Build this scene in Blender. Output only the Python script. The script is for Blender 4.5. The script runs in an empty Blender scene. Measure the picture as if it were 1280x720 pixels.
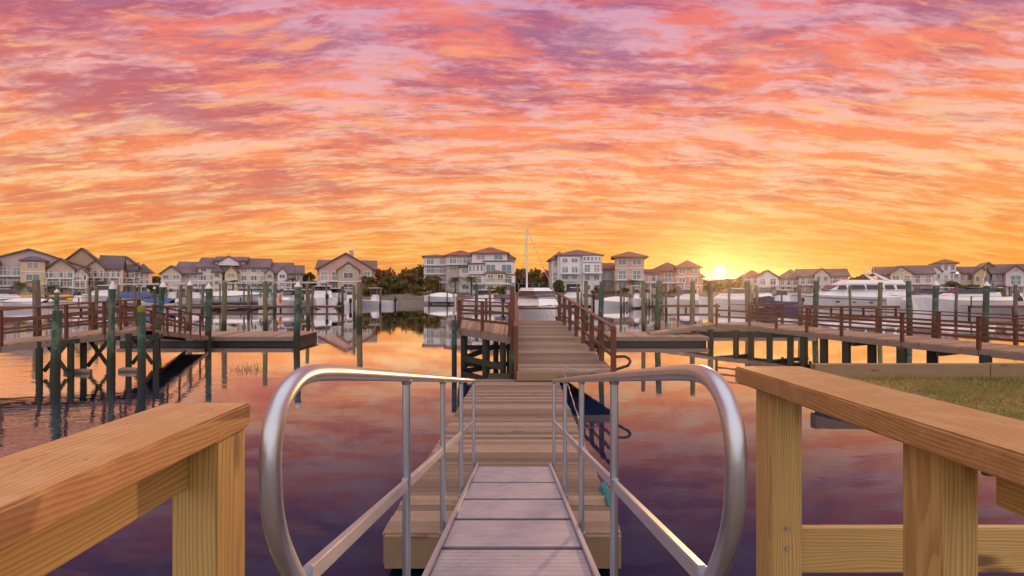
import bpy, bmesh, math, random
from mathutils import Vector, Matrix
R = random.Random(7)
sc = bpy.context.scene
col = sc.collection
PI = math.pi
H = 3.1            # eye height above the water, metres
def P(px, py, d):  # photo pixel (1280x720) at distance d -> world point
    return Vector(((px-645)/640*d, d, H-(py-358)/640*d))
def PX(px, d): return (px-645)/640*d
def lin(c):
    return tuple((v/255/12.92 if v/255 <= .04045 else ((v/255+.055)/1.055)**2.4) for v in c)

# ------------------------------------------------------------------ nodes
class NT:
    def __init__(s, tree): s.t = tree; s.n = tree.nodes; s.l = tree.links
    def node(s, typ, **kw):
        n = s.n.new(typ)
        for k, v in kw.items():
            if k in n.inputs.keys() or k.startswith('i_'):
                s.put(n, int(k[2:]) if k.startswith('i_') else k, v)
            else: setattr(n, k, v)
        return n
    def put(s, n, key, v):
        i = n.inputs[key]
        if isinstance(v, bpy.types.NodeSocket): s.l.new(v, i)
        elif isinstance(v, bpy.types.Node): s.l.new(v.outputs[0], i)
        elif hasattr(i, 'default_value'):
            if i.type == 'RGBA' and len(v) == 3: v = (*v, 1)
            i.default_value = v
    def m(s, op, a, b=0.0, c=None, clamp=False):
        n = s.n.new('ShaderNodeMath'); n.operation = op; n.use_clamp = clamp
        s.put(n, 0, a); s.put(n, 1, b)
        if c is not None: s.put(n, 2, c)
        return n.outputs[0]
    def mix(s, f, a, b, mode='MIX'):
        n = s.n.new('ShaderNodeMix'); n.data_type = 'RGBA'; n.blend_type = mode
        s.put(n, 0, f); s.put(n, 6, a); s.put(n, 7, b)
        return n.outputs[2]
    def ramp(s, f, stops, interp='LINEAR'):
        n = s.n.new('ShaderNodeValToRGB'); s.put(n, 0, f); e = n.color_ramp.elements
        n.color_ramp.interpolation = interp
        while len(e) < len(stops): e.new(.5)
        for k, (p, c) in enumerate(stops):
            e[k].position = p; e[k].color = (*c, 1) if len(c) == 3 else c
        return n.outputs[0]
    def smooth(s, v, a, b, lo=0.0, hi=1.0):
        n = s.n.new('ShaderNodeMapRange'); n.interpolation_type = 'SMOOTHSTEP'
        s.put(n, 0, v); s.put(n, 1, a); s.put(n, 2, b); s.put(n, 3, lo); s.put(n, 4, hi)
        return n.outputs[0]
    def noise(s, vec, scale, detail=4, rough=.55, dist=0.0):
        n = s.n.new('ShaderNodeTexNoise'); s.put(n, 'Vector', vec)
        s.put(n, 'Scale', scale); s.put(n, 'Detail', detail); s.put(n, 'Roughness', rough); s.put(n, 'Distortion', dist)
        return n.outputs[0]
    def mapping(s, vec, scale=(1, 1, 1), rot=(0, 0, 0), loc=(0, 0, 0)):
        n = s.n.new('ShaderNodeMapping'); s.put(n, 0, vec); s.put(n, 1, loc); s.put(n, 2, rot); s.put(n, 3, scale)
        return n.outputs[0]
MATS = {}
def newmat(name):
    m = bpy.data.materials.new(name); m.use_nodes = True
    t = NT(m.node_tree); b = m.node_tree.nodes['Principled BSDF']; MATS[name] = m
    return m, t, b
def objvec(t, jitter=True):
    tc = t.node('ShaderNodeTexCoord').outputs['Object']
    if not jitter: return tc
    r = t.node('ShaderNodeObjectInfo').outputs['Random']
    n = t.node('ShaderNodeVectorMath', operation='ADD'); t.put(n, 0, tc)
    c = t.node('ShaderNodeCombineXYZ'); t.put(c, 0, t.m('MULTIPLY', r, 31.7)); t.put(c, 1, t.m('MULTIPLY', r, 17.3)); t.put(c, 2, t.m('MULTIPLY', r, 53.1))
    t.put(n, 1, c.outputs[0])
    return n.outputs[0]
def bump(t, b, h, strength, dist=.01):
    n = t.node('ShaderNodeBump'); t.put(n, 'Height', h); t.put(n, 'Strength', strength); t.put(n, 'Distance', dist)
    t.put(b, 'Normal', n.outputs[0])

def wood(name, light, dark, axis, scale=1.0, knot=(.10, .04, .02), rough=.62, island=0.0, weather=None, band=44):
    """sawn timber: cathedral grain running along one axis, fine fibre, a few knots"""
    m, t, b = newmat(name)
    v = objvec(t)
    isl = t.node('ShaderNodeNewGeometry').outputs['Random Per Island']
    if island:
        n = t.node('ShaderNodeVectorMath', operation='ADD'); t.put(n, 0, v)
        c = t.node('ShaderNodeCombineXYZ')
        for k, q in enumerate((47.0, 91.0, 13.0)): t.put(c, k, t.m('MULTIPLY', isl, q))
        t.put(n, 1, c.outputs[0]); v = n.outputs[0]
    xyz_ = t.node('ShaderNodeSeparateXYZ'); t.put(xyz_, 0, v); oa = [k for k in range(3) if k != axis]
    sc3 = [5*scale]*3; sc3[axis] = .9*scale
    g = t.noise(t.mapping(v, sc3), 1.0, 2, .5)
    rr = t.m('SQRT', t.m('ADD', t.m('POWER', t.m('MULTIPLY', xyz_.outputs[oa[0]], 1.0), 2.0), t.m('POWER', t.m('MULTIPLY', xyz_.outputs[oa[1]], .8), 2.0)))
    rings = t.m('FRACT', t.m('DIVIDE', t.m('ADD', rr, t.m('MULTIPLY', g, .11/scale)), (.0095/scale)))
    rings = t.m('MULTIPLY', t.smooth(rings, .25, .86), t.smooth(rings, 1.0, .90))     # late wood darkens, then a sharp edge
    f3 = [130*scale]*3; f3[axis] = 2.5*scale
    fib = t.noise(t.mapping(v, f3), 1.0, 3, .6)
    big = t.noise(v, 1.7*scale, 3, .6)
    f = t.m('ADD', t.m('MULTIPLY', rings, .52), t.m('MULTIPLY', t.m('SUBTRACT', fib, .38), 1.1), clamp=True)
    c = t.mix(f, light, dark)
    c = t.mix(t.smooth(big, .35, .7), c, t.mix(.5, c, (light[0]*.72, light[1]*.72, light[2]*.72)))
    k3 = [5.5*scale]*3; k3[axis] = 1.7*scale
    vo = t.node('ShaderNodeTexVoronoi'); t.put(vo, 'Vector', t.mapping(v, k3)); t.put(vo, 'Scale', 1.0)
    kn = t.smooth(vo.outputs['Distance'], .21, .09)
    c = t.mix(t.m('MULTIPLY', kn, .85), c, knot)
    if weather:
        c = t.mix(t.m('MULTIPLY', t.smooth(t.noise(v, 9.1, 6, .7), .42, .68), .45), c, weather)
    if island:
        c = t.mix(island, c, t.ramp(isl, [(0, (.25, .24, .24)), (.5, (.7, .68, .66)), (1, (1.25, 1.2, 1.15))]), 'MULTIPLY')
    t.put(b, 'Base Color', c); t.put(b, 'Roughness', t.m('MULTIPLY_ADD', fib, .25, rough-.12))
    bump(t, b, t.m('ADD', t.m('MULTIPLY', fib, .6), t.m('MULTIPLY', rings, .3)), .35, .003)
    return m

PINE = ((.56, .39, .14), (.27, .155, .045))
CAPC = ((.56, .30, .115), (.30, .125, .04))
CAPD = ((.44, .25, .085), (.22, .092, .03))
m_pine_z = wood('treated_pine_upright', *PINE, 2)
m_pine_y = wood('treated_pine_lengthwise', *PINE, 1)
m_pine_x = wood('treated_pine_crosswise', *PINE, 0)
m_cap = wood('honey_cap_timber', *CAPC, 1, weather=(.60, .37, .19))
m_capd = wood('brown_cap_timber', *CAPD, 1, weather=(.52, .31, .16))
m_plank = wood('weathered_planks', (.34, .235, .16), (.15, .098, .066), 0, .8, (.12, .08, .06), .75, island=.75, weather=(.31, .27, .25), band=30)
m_planky = wood('weathered_planks_long', (.47, .31, .21), (.29, .185, .125), 1, .8, (.12, .08, .06), .75, island=.6, band=30)
m_red = wood('red_brown_stained_wood', (.145, .043, .02), (.065, .02, .011), 2, 1.0, (.06, .02, .01), .5)
m_redx = wood('red_brown_stained_rail', (.165, .054, .022), (.075, .024, .012), 0, 1.0, (.06, .02, .01), .5)
m_string = wood('grey_stringer_timber', (.30, .235, .20), (.17, .13, .11), 0, .8, (.1, .07, .05), .75)
m_border = wood('border_timber', (.30, .20, .11), (.16, .10, .055), 0, .8, (.1, .06, .04), .8, weather=(.27, .22, .17))

def flat(name, c, rough=.5, metal=0.0, spec=.5, var=.18, scale=3.0, bmp=0.0):
    m, t, b = newmat(name)
    v = objvec(t)
    n = t.noise(v, scale, 5, .6)
    d = tuple(x*(1-var*1.6) for x in c); l = tuple(min(1, x*(1+var*.6)) for x in c)
    t.put(b, 'Base Color', t.ramp(n, [(.25, d), (.75, l)]))
    t.put(b, 'Roughness', t.m('MULTIPLY_ADD', n, .25, rough-.12)); t.put(b, 'Metallic', metal); t.put(b, 'Specular IOR Level', spec)
    if bmp: bump(t, b, t.noise(v, scale*6, 4, .6), bmp, .02)
    return m

def brushed(name, c, rough, axis):
    m, t, b = newmat(name); v = objvec(t)
    s3 = [160]*3; s3[axis] = 4
    n = t.noise(t.mapping(v, s3), 1.0, 3, .6); big = t.noise(v, 4.0, 5, .65)
    cc = t.mix(t.m('MULTIPLY', t.smooth(big, .35, .75), .4), c, tuple(x*.72 for x in c))
    t.put(b, 'Base Color', cc); t.put(b, 'Metallic', .95)
    t.put(b, 'Roughness', t.m('ADD', t.m('MULTIPLY', n, .12), t.m('MULTIPLY_ADD', big, .22, rough-.14)))
    bump(t, b, n, .12, .001)
    return m
m_alu = brushed('weathered_aluminium_tube', (.46, .51, .58), .32, 1)
m_aluv = brushed('weathered_aluminium_post', (.42, .47, .54), .38, 2)
m_bar = brushed('aluminium_flat_bar', (.48, .52, .60), .45, 1)
def plate_mat():
    m, t, b = newmat('ribbed_aluminium_plate'); v = objvec(t)
    w = t.node('ShaderNodeTexWave', wave_type='BANDS', bands_direction='Y'); t.put(w, 'Vector', objvec(t, False)); t.put(w, 'Scale', 4.4); t.put(w, 'Distortion', 0.0)
    big = t.noise(v, 5.0, 6, .7); fine = t.noise(t.mapping(v, (3, 90, 3)), 1.0, 4, .65)
    c = t.mix(t.smooth(big, .35, .75), (.46, .48, .56), (.33, .34, .41))
    c = t.mix(t.m('MULTIPLY', t.smooth(w.outputs[0], .45, .1), .30), c, (.20, .20, .25))
    c = t.mix(t.m('MULTIPLY', t.smooth(fine, .5, .7), .4), c, (.24, .24, .28))
    t.put(b, 'Base Color', c); t.put(b, 'Metallic', .55); t.put(b, 'Roughness', t.m('MULTIPLY_ADD', big, .25, .38))
    bump(t, b, t.m('ADD', w.outputs[0], t.m('MULTIPLY', fine, .5)), .3, .003)
    return m
m_plate = plate_mat()

def pile_mat(name, c, top):
    m, t, b = newmat(name); v = objvec(t)
    z = t.node('ShaderNodeSeparateXYZ'); t.put(z, 0, t.node('ShaderNodeNewGeometry').outputs['Position'])
    n = t.noise(t.mapping(v, (9, 9, 1.2)), 1.0, 5, .65); n2 = t.noise(v, 2.2, 4, .6)
    cc = t.mix(t.smooth(n, .35, .7), c, tuple(x*.42 for x in c))
    cc = t.mix(t.m('MULTIPLY', t.smooth(t.m('ADD', n2, t.m('MULTIPLY', t.m('SUBTRACT', n, .5), .5)), .48, .62), .75), cc, top)
    wet = t.smooth(t.m('ADD', z.outputs[2], t.m('MULTIPLY', n, -.5)), .75, .35)   # tide band of algae and barnacle
    cc = t.mix(wet, cc, (.028, .036, .022))
    t.put(b, 'Base Color', cc); t.put(b, 'Roughness', .8); bump(t, b, n, .5, .02)
    return m
m_pgreen = pile_mat('green_treated_pile', (.05, .11, .08), (.15, .21, .15))
m_pgrey = pile_mat('grey_olive_pile', (.21, .185, .105), (.15, .16, .09))
m_pdark = pile_mat('dark_creosote_pile', (.045, .038, .032), (.05, .06, .045))
m_ptan = pile_mat('tan_grey_pile', (.22, .18, .14), (.14, .12, .10))
m_white = flat('white_paint', (.78, .77, .78), .45, var=.08)
m_gel = flat('white_gelcoat', (.80, .79, .82), .22, var=.05, scale=1.2)
m_navy = flat('navy_hull', (.028, .035, .12), .25)
m_blue = flat('blue_canvas', (.04, .10, .30), .8)
m_teal = flat('teal_canvas', (.03, .24, .26), .7)
m_black = flat('black_rubber', (.022, .022, .024), .6)
m_yell = flat('yellow_plastic', (.72, .40, .03), .5)
m_orange = flat('orange_fabric', (.75, .14, .03), .7)
m_tgl, t_, b_ = newmat('dark_boat_glass'); t_.put(b_, 'Base Color', (.02, .022, .032)); t_.put(b_, 'Roughness', .06)
m_gl, t_, b_ = newmat('house_window_glass'); t_.put(b_, 'Base Color', (.035, .05, .06)); t_.put(b_, 'Roughness', .08); t_.put(b_, 'Specular IOR Level', .9)
m_steel = flat('galvanised_steel', (.45, .45, .47), .4, metal=.8)
m_conc = flat('seawall_concrete', (.33, .29, .25), .85, scale=1.3, bmp=.4)
m_mud = flat('dark_bank_earth', (.085, .065, .045), .9, scale=2, bmp=.6)
m_float = flat('black_dock_float', (.018, .018, .02), .5)
m_bark = flat('tree_bark', (.10, .07, .05), .9, scale=6, bmp=.5)
m_dock = flat('marina_walkway_boards', (.34, .17, .10), .75, scale=5)

m_gl2, t_, b_ = newmat('teal_window_glass'); t_.put(b_, 'Base Color', (.09, .17, .19)); t_.put(b_, 'Roughness', .1); t_.put(b_, 'Specular IOR Level', .9)
m_gl3, t_, b_ = newmat('curtained_window'); t_.put(b_, 'Base Color', (.34, .30, .28)); t_.put(b_, 'Roughness', .15)
m_gl4, t_, b_ = newmat('grey_window_glass'); t_.put(b_, 'Base Color', (.10, .12, .15)); t_.put(b_, 'Roughness', .08); t_.put(b_, 'Specular IOR Level', .9)
def siding(name, c):
    m, t, b = newmat(name); v = objvec(t, False)
    w = t.node('ShaderNodeTexWave', wave_type='BANDS', bands_direction='Z', wave_profile='SAW'); t.put(w, 'Vector', v); t.put(w, 'Scale', 1.6)
    n = t.noise(objvec(t), .5, 5, .6)
    cc = t.mix(t.smooth(n, .35, .7), c, tuple(x*.84 for x in c))
    t.put(b, 'Base Color', t.mix(t.smooth(w.outputs[0], .9, 1.0, 0, .25), cc, tuple(x*.5 for x in c)))
    t.put(b, 'Roughness', .7); bump(t, b, w.outputs[0], .35, .02)
    return m
S = {k: siding(k+'_siding', c) for k, c in dict(white=(.74, .72, .76), cream=(.68, .57, .42), beige=(.55, .43, .34), pink=(.60, .38, .32),
     salmon=(.55, .27, .20), grey=(.32, .32, .37), tan=(.48, .34, .22), mauve=(.56, .46, .48), yellow=(.68, .53, .31), pale=(.64, .57, .56)).items()}
def shingle(name, c):
    m, t, b = newmat(name); v = objvec(t)
    n = t.noise(t.mapping(v, (3, 3, 8)), 1.0, 5, .7); n2 = t.noise(v, .35, 4, .6)
    cc = t.mix(t.smooth(n, .3, .7), c, tuple(x*.55 for x in c))
    cc = t.mix(t.m('MULTIPLY', t.smooth(n2, .45, .65), .5), cc, tuple(x*1.35 for x in c))
    t.put(b, 'Base Color', cc); t.put(b, 'Roughness', .85); bump(t, b, n, .5, .03)
    return m
RF = {k: shingle(k+'_shingle_roof', c) for k, c in dict(brown=(.20, .125, .115), red=(.28, .11, .08), dark=(.13, .10, .115), plum=(.17, .115, .135)).items()}
def leafm(name, a, c):
    m, t, b = newmat(name)
    isl = t.node('ShaderNodeNewGeometry').outputs['Random Per Island']
    n = t.noise(objvec(t), .55, 3, .6)
    f = t.m('ADD', t.m('MULTIPLY', isl, .6), t.m('MULTIPLY', t.smooth(n, .35, .65), .5), clamp=True)
    cc = t.mix(f, a, c)
    t.put(b, 'Base Color', cc); t.put(b, 'Roughness', .7)
    tr = t.node('ShaderNodeBsdfTranslucent'); t.put(tr, 0, cc)
    mx = t.node('ShaderNodeMixShader'); t.put(mx, 0, .3); t.put(mx, 1, b.outputs[0]); t.put(mx, 2, tr.outputs[0])
    t.l.new(mx.outputs[0], m.node_tree.nodes['Material Output'].inputs[0])
    return m
L1 = leafm('olive_foliage', (.10, .085, .022), (.24, .18, .045))
L2 = leafm('dark_foliage', (.06, .07, .02), (.17, .16, .045))
L3 = leafm('rusty_foliage', (.15, .075, .026), (.29, .15, .045))
L4 = leafm('palm_foliage', (.06, .08, .02), (.17, .17, .045))

# ------------------------------------------------------------------ mesh builder
ROOT = {}
class MB:
    def __init__(s): s.v = []; s.f = []; s.mi = []; s.sm = []
    def add(s, vs, fs, mi=0, smooth=False):
        o = len(s.v); s.v += [Vector(p) for p in vs]
        for f in fs: s.f.append([o+i for i in f]); s.mi.append(mi); s.sm.append(smooth)
        return s
    def box(s, a, b, mi=0):
        x0, x1 = sorted((a[0], b[0])); y0, y1 = sorted((a[1], b[1])); z0, z1 = sorted((a[2], b[2]))
        return s.add([(x0, y0, z0), (x1, y0, z0), (x1, y1, z0), (x0, y1, z0), (x0, y0, z1), (x1, y0, z1), (x1, y1, z1), (x0, y1, z1)],
                     [(0, 3, 2, 1), (4, 5, 6, 7), (0, 1, 5, 4), (1, 2, 6, 5), (2, 3, 7, 6), (3, 0, 4, 7)], mi)
    def hexa(s, p, mi=0):       # eight corners: bottom loop then top loop
        return s.add(p, [(0, 3, 2, 1), (4, 5, 6, 7), (0, 1, 5, 4), (1, 2, 6, 5), (2, 3, 7, 6), (3, 0, 4, 7)], mi)
    def bar(s, a, b, w, h, mi=0, up=(0, 0, 1)):   # rectangular bar from a to b, w sideways, h along up
        a = Vector(a); b = Vector(b); d = (b-a).normalized(); u = Vector(up)
        sd = d.cross(u)
        if sd.length < 1e-4: sd = d.cross(Vector((0, 1, 0)))
        sd.normalize(); u = sd.cross(d).normalized(); q = []
        sd = sd*w/2; u = u*h/2
        return s.hexa([a-sd-u, a+sd-u, b+sd-u, b-sd-u, a-sd+u, a+sd+u, b+sd+u, b-sd+u], mi)
    def prism(s, poly, off, mi=0):      # planar polygon swept by off
        n = len(poly); off = Vector(off); p = [Vector(q) for q in poly]
        return s.add(p+[q+off for q in p], [tuple(range(n))[::-1], tuple(range(n, 2*n))]+[(i, (i+1) % n, n+(i+1) % n, n+i) for i in range(n)], mi)
    def tube(s, path, r, n=10, mi=0, cap=True):
        path = [Vector(p) for p in path]; k = len(path)
        rs = r if isinstance(r, (list, tuple)) else [r]*k
        t0 = (path[1]-path[0]).normalized(); ref = Vector((0, 0, 1)) if abs(t0.z) < .9 else Vector((1, 0, 0))
        nrm = t0.cross(ref).normalized(); vs = []
        for i, p in enumerate(path):
            t = ((path[min(i+1, k-1)]-path[i]).normalized()+(path[i]-path[max(i-1, 0)]).normalized())
            t.normalize(); nrm = (nrm-t*nrm.dot(t)).normalized(); bi = t.cross(nrm)
            for j in range(n):
                a = 2*PI*j/n; vs.append(p+(nrm*math.cos(a)+bi*math.sin(a))*rs[i])
        fs = [(i*n+j, i*n+(j+1) % n, (i+1)*n+(j+1) % n, (i+1)*n+j) for i in range(k-1) for j in range(n)]
        o = len(s.v); s.add(vs, fs, mi, True)
        if cap: s.add(vs[:n], [tuple(range(n))[::-1]], mi); s.add(vs[-n:], [tuple(range(n))], mi)
        return s
    def blob(s, c, r, mi=0, n=8, rings=5):
        vs = []; fs = []
        for i in range(rings+1):
            a = PI*i/rings
            for j in range(n):
                b = 2*PI*j/n; vs.append((c[0]+r[0]*math.sin(a)*math.cos(b), c[1]+r[1]*math.sin(a)*math.sin(b), c[2]+r[2]*math.cos(a)))
        for i in range(rings):
            for j in range(n): fs.append((i*n+j, (i+1)*n+j, (i+1)*n+(j+1) % n, i*n+(j+1) % n))
        return s.add(vs, fs, mi, True)
    def build(s, name, mat, parent=None, world=True, bevel=0.0):
        me = bpy.data.meshes.new(name)
        vs = s.v
        root = parent
        while root is not None and root.parent is not None: root = root.parent
        if root is not None and world:
            inv = ROOT[root.name].inverted(); vs = [inv @ p for p in vs]
        me.from_pydata([tuple(p) for p in vs], [], s.f)
        for p, i, q in zip(me.polygons, s.mi, s.sm): p.material_index = i; p.use_smooth = q
        for m in (mat if isinstance(mat, (list, tuple)) else [mat]): me.materials.append(m)
        if bevel:
            bm = bmesh.new(); bm.from_mesh(me); bmesh.ops.remove_doubles(bm, verts=bm.verts, dist=1e-5)
            bmesh.ops.bevel(bm, geom=[e for e in bm.edges if e.calc_face_angle(0) > .6], offset=bevel, segments=2, affect='EDGES', clamp_overlap=True)
            bm.to_mesh(me); bm.free()
        me.validate(); me.update()
        o = bpy.data.objects.new(name, me); col.objects.link(o)
        if parent is not None: o.parent = parent
        return o
def tag(o, label=None, cat=None, group=None, kind=None):
    for k, v in (('label', label), ('category', cat), ('group', group), ('kind', kind)):
        if v: o[k] = v
    return o
def thing(name, label, cat, loc, rz=0.0, group=None):
    o = bpy.data.objects.new(name, None); col.objects.link(o); o.empty_display_size = .3
    o.location = loc; o.rotation_euler = (0, 0, rz)
    ROOT[o.name] = Matrix.Translation(Vector(loc)) @ Matrix.Rotation(rz, 4, 'Z')
    return tag(o, label, cat, group)
def copy_tree(o, parent=None):
    c = o.copy(); col.objects.link(c)
    if parent is not None: c.parent = parent
    for ch in list(o.children): copy_tree(ch, c)
    return c

# ------------------------------------------------------------------ camera
cd = bpy.data.cameras.new('camera'); cam = bpy.data.objects.new('camera', cd); col.objects.link(cam)
cam.location = (0, 0, H); cam.rotation_euler = (PI/2, 0, 0)
cd.sensor_width = 36; cd.lens = 18; cd.shift_x = -5/1280; cd.shift_y = -2/1280
cd.clip_start = .05; cd.clip_end = 8000
sc.camera = cam

# ------------------------------------------------------------------ sky and sun
AZ, EL = math.radians(21.7), math.radians(2.0)
sun = bpy.data.lights.new('sun', 'SUN'); sun.energy = 2.0; sun.angle = math.radians(.6); sun.color = (1.0, .55, .22)
so = bpy.data.objects.new('sun', sun); col.objects.link(so)
sd = Vector((math.sin(AZ)*math.cos(EL), math.cos(AZ)*math.cos(EL), math.sin(EL)))
so.rotation_euler = sd.to_track_quat('Z', 'Y').to_euler()
w = bpy.data.worlds.new('World'); sc.world = w; w.use_nodes = True
t = NT(w.node_tree); bg = w.node_tree.nodes['Background']
nish = t.node('ShaderNodeTexSky', sky_type='NISHITA', sun_disc=False, sun_elevation=EL, sun_rotation=AZ)
nish.air_density = 1.5; nish.dust_density = 2.5
D = t.node('ShaderNodeTexCoord').outputs['Generated']
xyz = t.node('ShaderNodeSeparateXYZ'); t.put(xyz, 0, D); dx, dy, dz = xyz.outputs
el = t.m('DIVIDE', t.m('ARCSINE', dz), PI/2, clamp=True)           # 0 horizon .. 1 zenith
zz = t.m('ADD', t.m('MAXIMUM', dz, 0.0), .20)
dg_ = lambda d: d/90
pv = t.node('ShaderNodeCombineXYZ'); t.put(pv, 0, t.m('DIVIDE', dx, zz)); t.put(pv, 1, t.m('DIVIDE', dy, zz)); pv = pv.outputs[0]
warp = t.node('ShaderNodeTexNoise'); t.put(warp, 'Vector', t.mapping(pv, (1.0, 1.5, 1))); t.put(warp, 'Scale', 1.5); t.put(warp, 'Detail', 4)
wv = t.node('ShaderNodeVectorMath', operation='MULTIPLY_ADD'); t.put(wv, 0, warp.outputs['Color']); t.put(wv, 1, (.26, .16, 0)); t.put(wv, 2, pv); wv = wv.outputs[0]   # gently warped cloud-deck coordinates
fine = t.noise(t.mapping(wv, (8.0, 26., 1), (0, 0, -.06), (7.7, 2.3, 0)), 1.0, 7, .66, .25)
finer = t.noise(t.mapping(pv, (26., 60., 1), (0, 0, .12), (1.7, 8.3, 0)), 1.0, 4, .6, .4)
fz = t.m('ADD', t.m('MULTIPLY', t.m('SUBTRACT', fine, .5), .46), t.m('MULTIPLY', t.m('SUBTRACT', finer, .5), .18))
fz = t.m('MULTIPLY', fz, t.smooth(el, dg_(2), dg_(13), .35, 1.0))      # far bands look smoother
def lay(sx, sy, rot, off, det=8, ro=.6): return t.m('ADD', t.noise(t.mapping(wv, (sx, sy, 1), (0, 0, rot), off), 1.0, det, ro, .15), fz)
nA = lay(2.6, 9.2, .05, (3.1, .7, 0)); nB = lay(1.9, 6.2, -.08, (8.4, 5.9, 0)); nC = lay(3.8, 16., .10, (1.9, 6.6, 0)); nD = lay(1.6, 5.6, -.14, (5.2, 4.4, 0))
big = t.noise(t.mapping(pv, (.5, .8, 1), (0, 0, .3), (1.3, 9.1, 0)), 1.0, 3, .5)
left = t.smooth(t.m('ARCTAN2', dx, dy), .30, -.75, -.03, .075)
up = t.smooth(el, dg_(6), dg_(28), -.03, .03)
def er(*st): return t.ramp(el, [(d/90, lin(c)) for d, c in st])
BA = er((0, (253, 178, 84)), (3, (255, 192, 104)), (8, (255, 204, 150)), (14, (252, 192, 166)), (20, (242, 176, 176)), (29, (214, 158, 184)), (60, (170, 160, 205)))
OR = er((0, (249, 150, 58)), (4, (252, 154, 68)), (9, (252, 146, 84)), (16, (252, 136, 88)), (22, (248, 128, 98)), (29, (234, 114, 110)), (60, (190, 120, 150)))
MV = er((0, (240, 136, 66)), (4, (238, 138, 82)), (9, (218, 122, 100)), (15, (190, 106, 116)), (21, (172, 98, 126)), (29, (148, 92, 136)), (60, (110, 100, 150)))
HI = er((0, (255, 196, 96)), (4, (255, 214, 118)), (9, (255, 214, 140)), (16, (255, 192, 134)), (22, (255, 170, 128)), (29, (250, 148, 128)), (60, (230, 180, 190)))
c = t.mix(t.m('MULTIPLY', t.smooth(nA, .39, .58), .88), BA, OR)
c = t.mix(t.m('MULTIPLY', t.smooth(t.m('ADD', t.m('ADD', nB, left), t.m('ADD', up, t.m('MULTIPLY', t.m('SUBTRACT', big, .5), .62))), .44, .68), .82), c, MV)
c = t.mix(t.m('MULTIPLY', t.smooth(t.m('SUBTRACT', nC, t.m('MULTIPLY', t.m('SUBTRACT', big, .5), .3)), .52, .70), .82), c, HI)
# clear gaps where pale sky shows between the clouds
gap = t.m('MULTIPLY', t.smooth(nD, .58, .74), t.smooth(el, dg_(5), dg_(12)))
pale = t.mix(.25, er((0, (255, 205, 120)), (8, (252, 220, 180)), (16, (226, 204, 208)), (28, (184, 172, 208)), (60, (150, 160, 210))), t.mix(1.0, nish, (.09, .09, .09), 'MULTIPLY'))
c = t.mix(t.m('MULTIPLY', gap, .32), c, pale)
nn = nA
# closeness to the sun
sv = Vector((math.sin(AZ)*math.cos(math.radians(1.55)), math.cos(AZ)*math.cos(math.radians(1.55)), math.sin(math.radians(1.55))))
dt = t.node('ShaderNodeVectorMath', operation='DOT_PRODUCT'); t.put(dt, 0, D); t.put(dt, 1, sv)
ang = t.m('MULTIPLY', t.m('ARCCOSINE', t.m('MINIMUM', dt.outputs['Value'], .9999999)), 180/PI)
azd = t.m('SUBTRACT', t.m('ARCTAN2', dx, dy), AZ); azg = t.m('ABSOLUTE', azd)
lowband = t.m('MULTIPLY', t.smooth(el, dg_(12), dg_(1)), t.smooth(azg, .75, 0.0))
c = t.mix(t.m('MULTIPLY', lowband, .5), c, t.mix(nn, lin((249, 146, 22)), lin((255, 202, 74))))
c = t.mix(t.smooth(ang, 2.8, .5, 0, .55), c, lin((255, 214, 76)))
glow = t.m('MULTIPLY', t.m('POWER', 2.718, t.m('MULTIPLY', ang, -1.5)), 1.3)
c = t.mix(1.0, c, t.mix(1.0, (1.0, .72, .22), glow, 'MULTIPLY'), 'ADD')
disc = t.smooth(ang, .54, .36)
c = t.mix(disc, c, (9.0, 6.8, 3.6))
# the sky overhead and to the west, out of the picture: cooler, brightened as fill for foreground and houses
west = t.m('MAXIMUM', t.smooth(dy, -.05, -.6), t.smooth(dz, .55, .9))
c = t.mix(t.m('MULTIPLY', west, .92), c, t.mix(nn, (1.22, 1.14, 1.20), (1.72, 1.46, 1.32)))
c = t.mix(t.smooth(dz, 0.0, -.04), c, (.10, .07, .06))
c = t.mix(1.0, c, (10., 10., 10.), 'MULTIPLY')
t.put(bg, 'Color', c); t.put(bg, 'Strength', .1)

# ------------------------------------------------------------------ water and land
m_water, t, b = newmat('harbour_water')
g = t.node('ShaderNodeNewGeometry').outputs['Position']
r1 = t.noise(t.mapping(g, (.55, 1.3, 1)), 1.0, 4, .55, .4); r2 = t.noise(t.mapping(g, (2.6, 5.5, 1)), 1.0, 3, .5, .3)
calm = t.smooth(t.noise(t.mapping(g, (.05, .11, 1)), 1.0, 3, .5), .35, .65, .25, 1.0)
t.put(b, 'Base Color', (.008, .014, .042)); t.put(b, 'Roughness', .03); t.put(b, 'IOR', 1.75)
yy = t.node('ShaderNodeSeparateXYZ'); t.put(yy, 0, g)
ruff = t.m('MULTIPLY', t.smooth(yy.outputs[0], -6.5, -12), t.smooth(yy.outputs[1], 24, 17.5))       # a breeze ruffles the water by the left boardwalk
hgt = t.m('MULTIPLY', t.m('MULTIPLY', t.m('ADD', t.m('MULTIPLY', r1, .7), t.m('MULTIPLY', r2, .24)), calm), t.m('MULTIPLY_ADD', ruff, 3.4, .36))
bn = t.node('ShaderNodeBump'); t.put(bn, 'Height', hgt); t.put(bn, 'Strength', .30); t.put(bn, 'Distance', .032)
fr = t.node('ShaderNodeFresnel'); t.put(fr, 'IOR', 1.33); t.put(fr, 'Normal', bn.outputs[0])
gl = t.node('ShaderNodeBsdfGlossy'); t.put(gl, 'Color', (1, .97, .97)); t.put(gl, 'Roughness', .022); t.put(gl, 'Normal', bn.outputs[0])
df = t.node('ShaderNodeBsdfDiffuse'); t.put(df, 'Color', (.006, .016, .050))
mx = t.node('ShaderNodeMixShader'); t.put(mx, 0, t.m('MULTIPLY', t.m('POWER', fr.outputs[0], 1.65), 3.9, clamp=True)); t.put(mx, 1, df.outputs[0]); t.put(mx, 2, gl.outputs[0])
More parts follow.
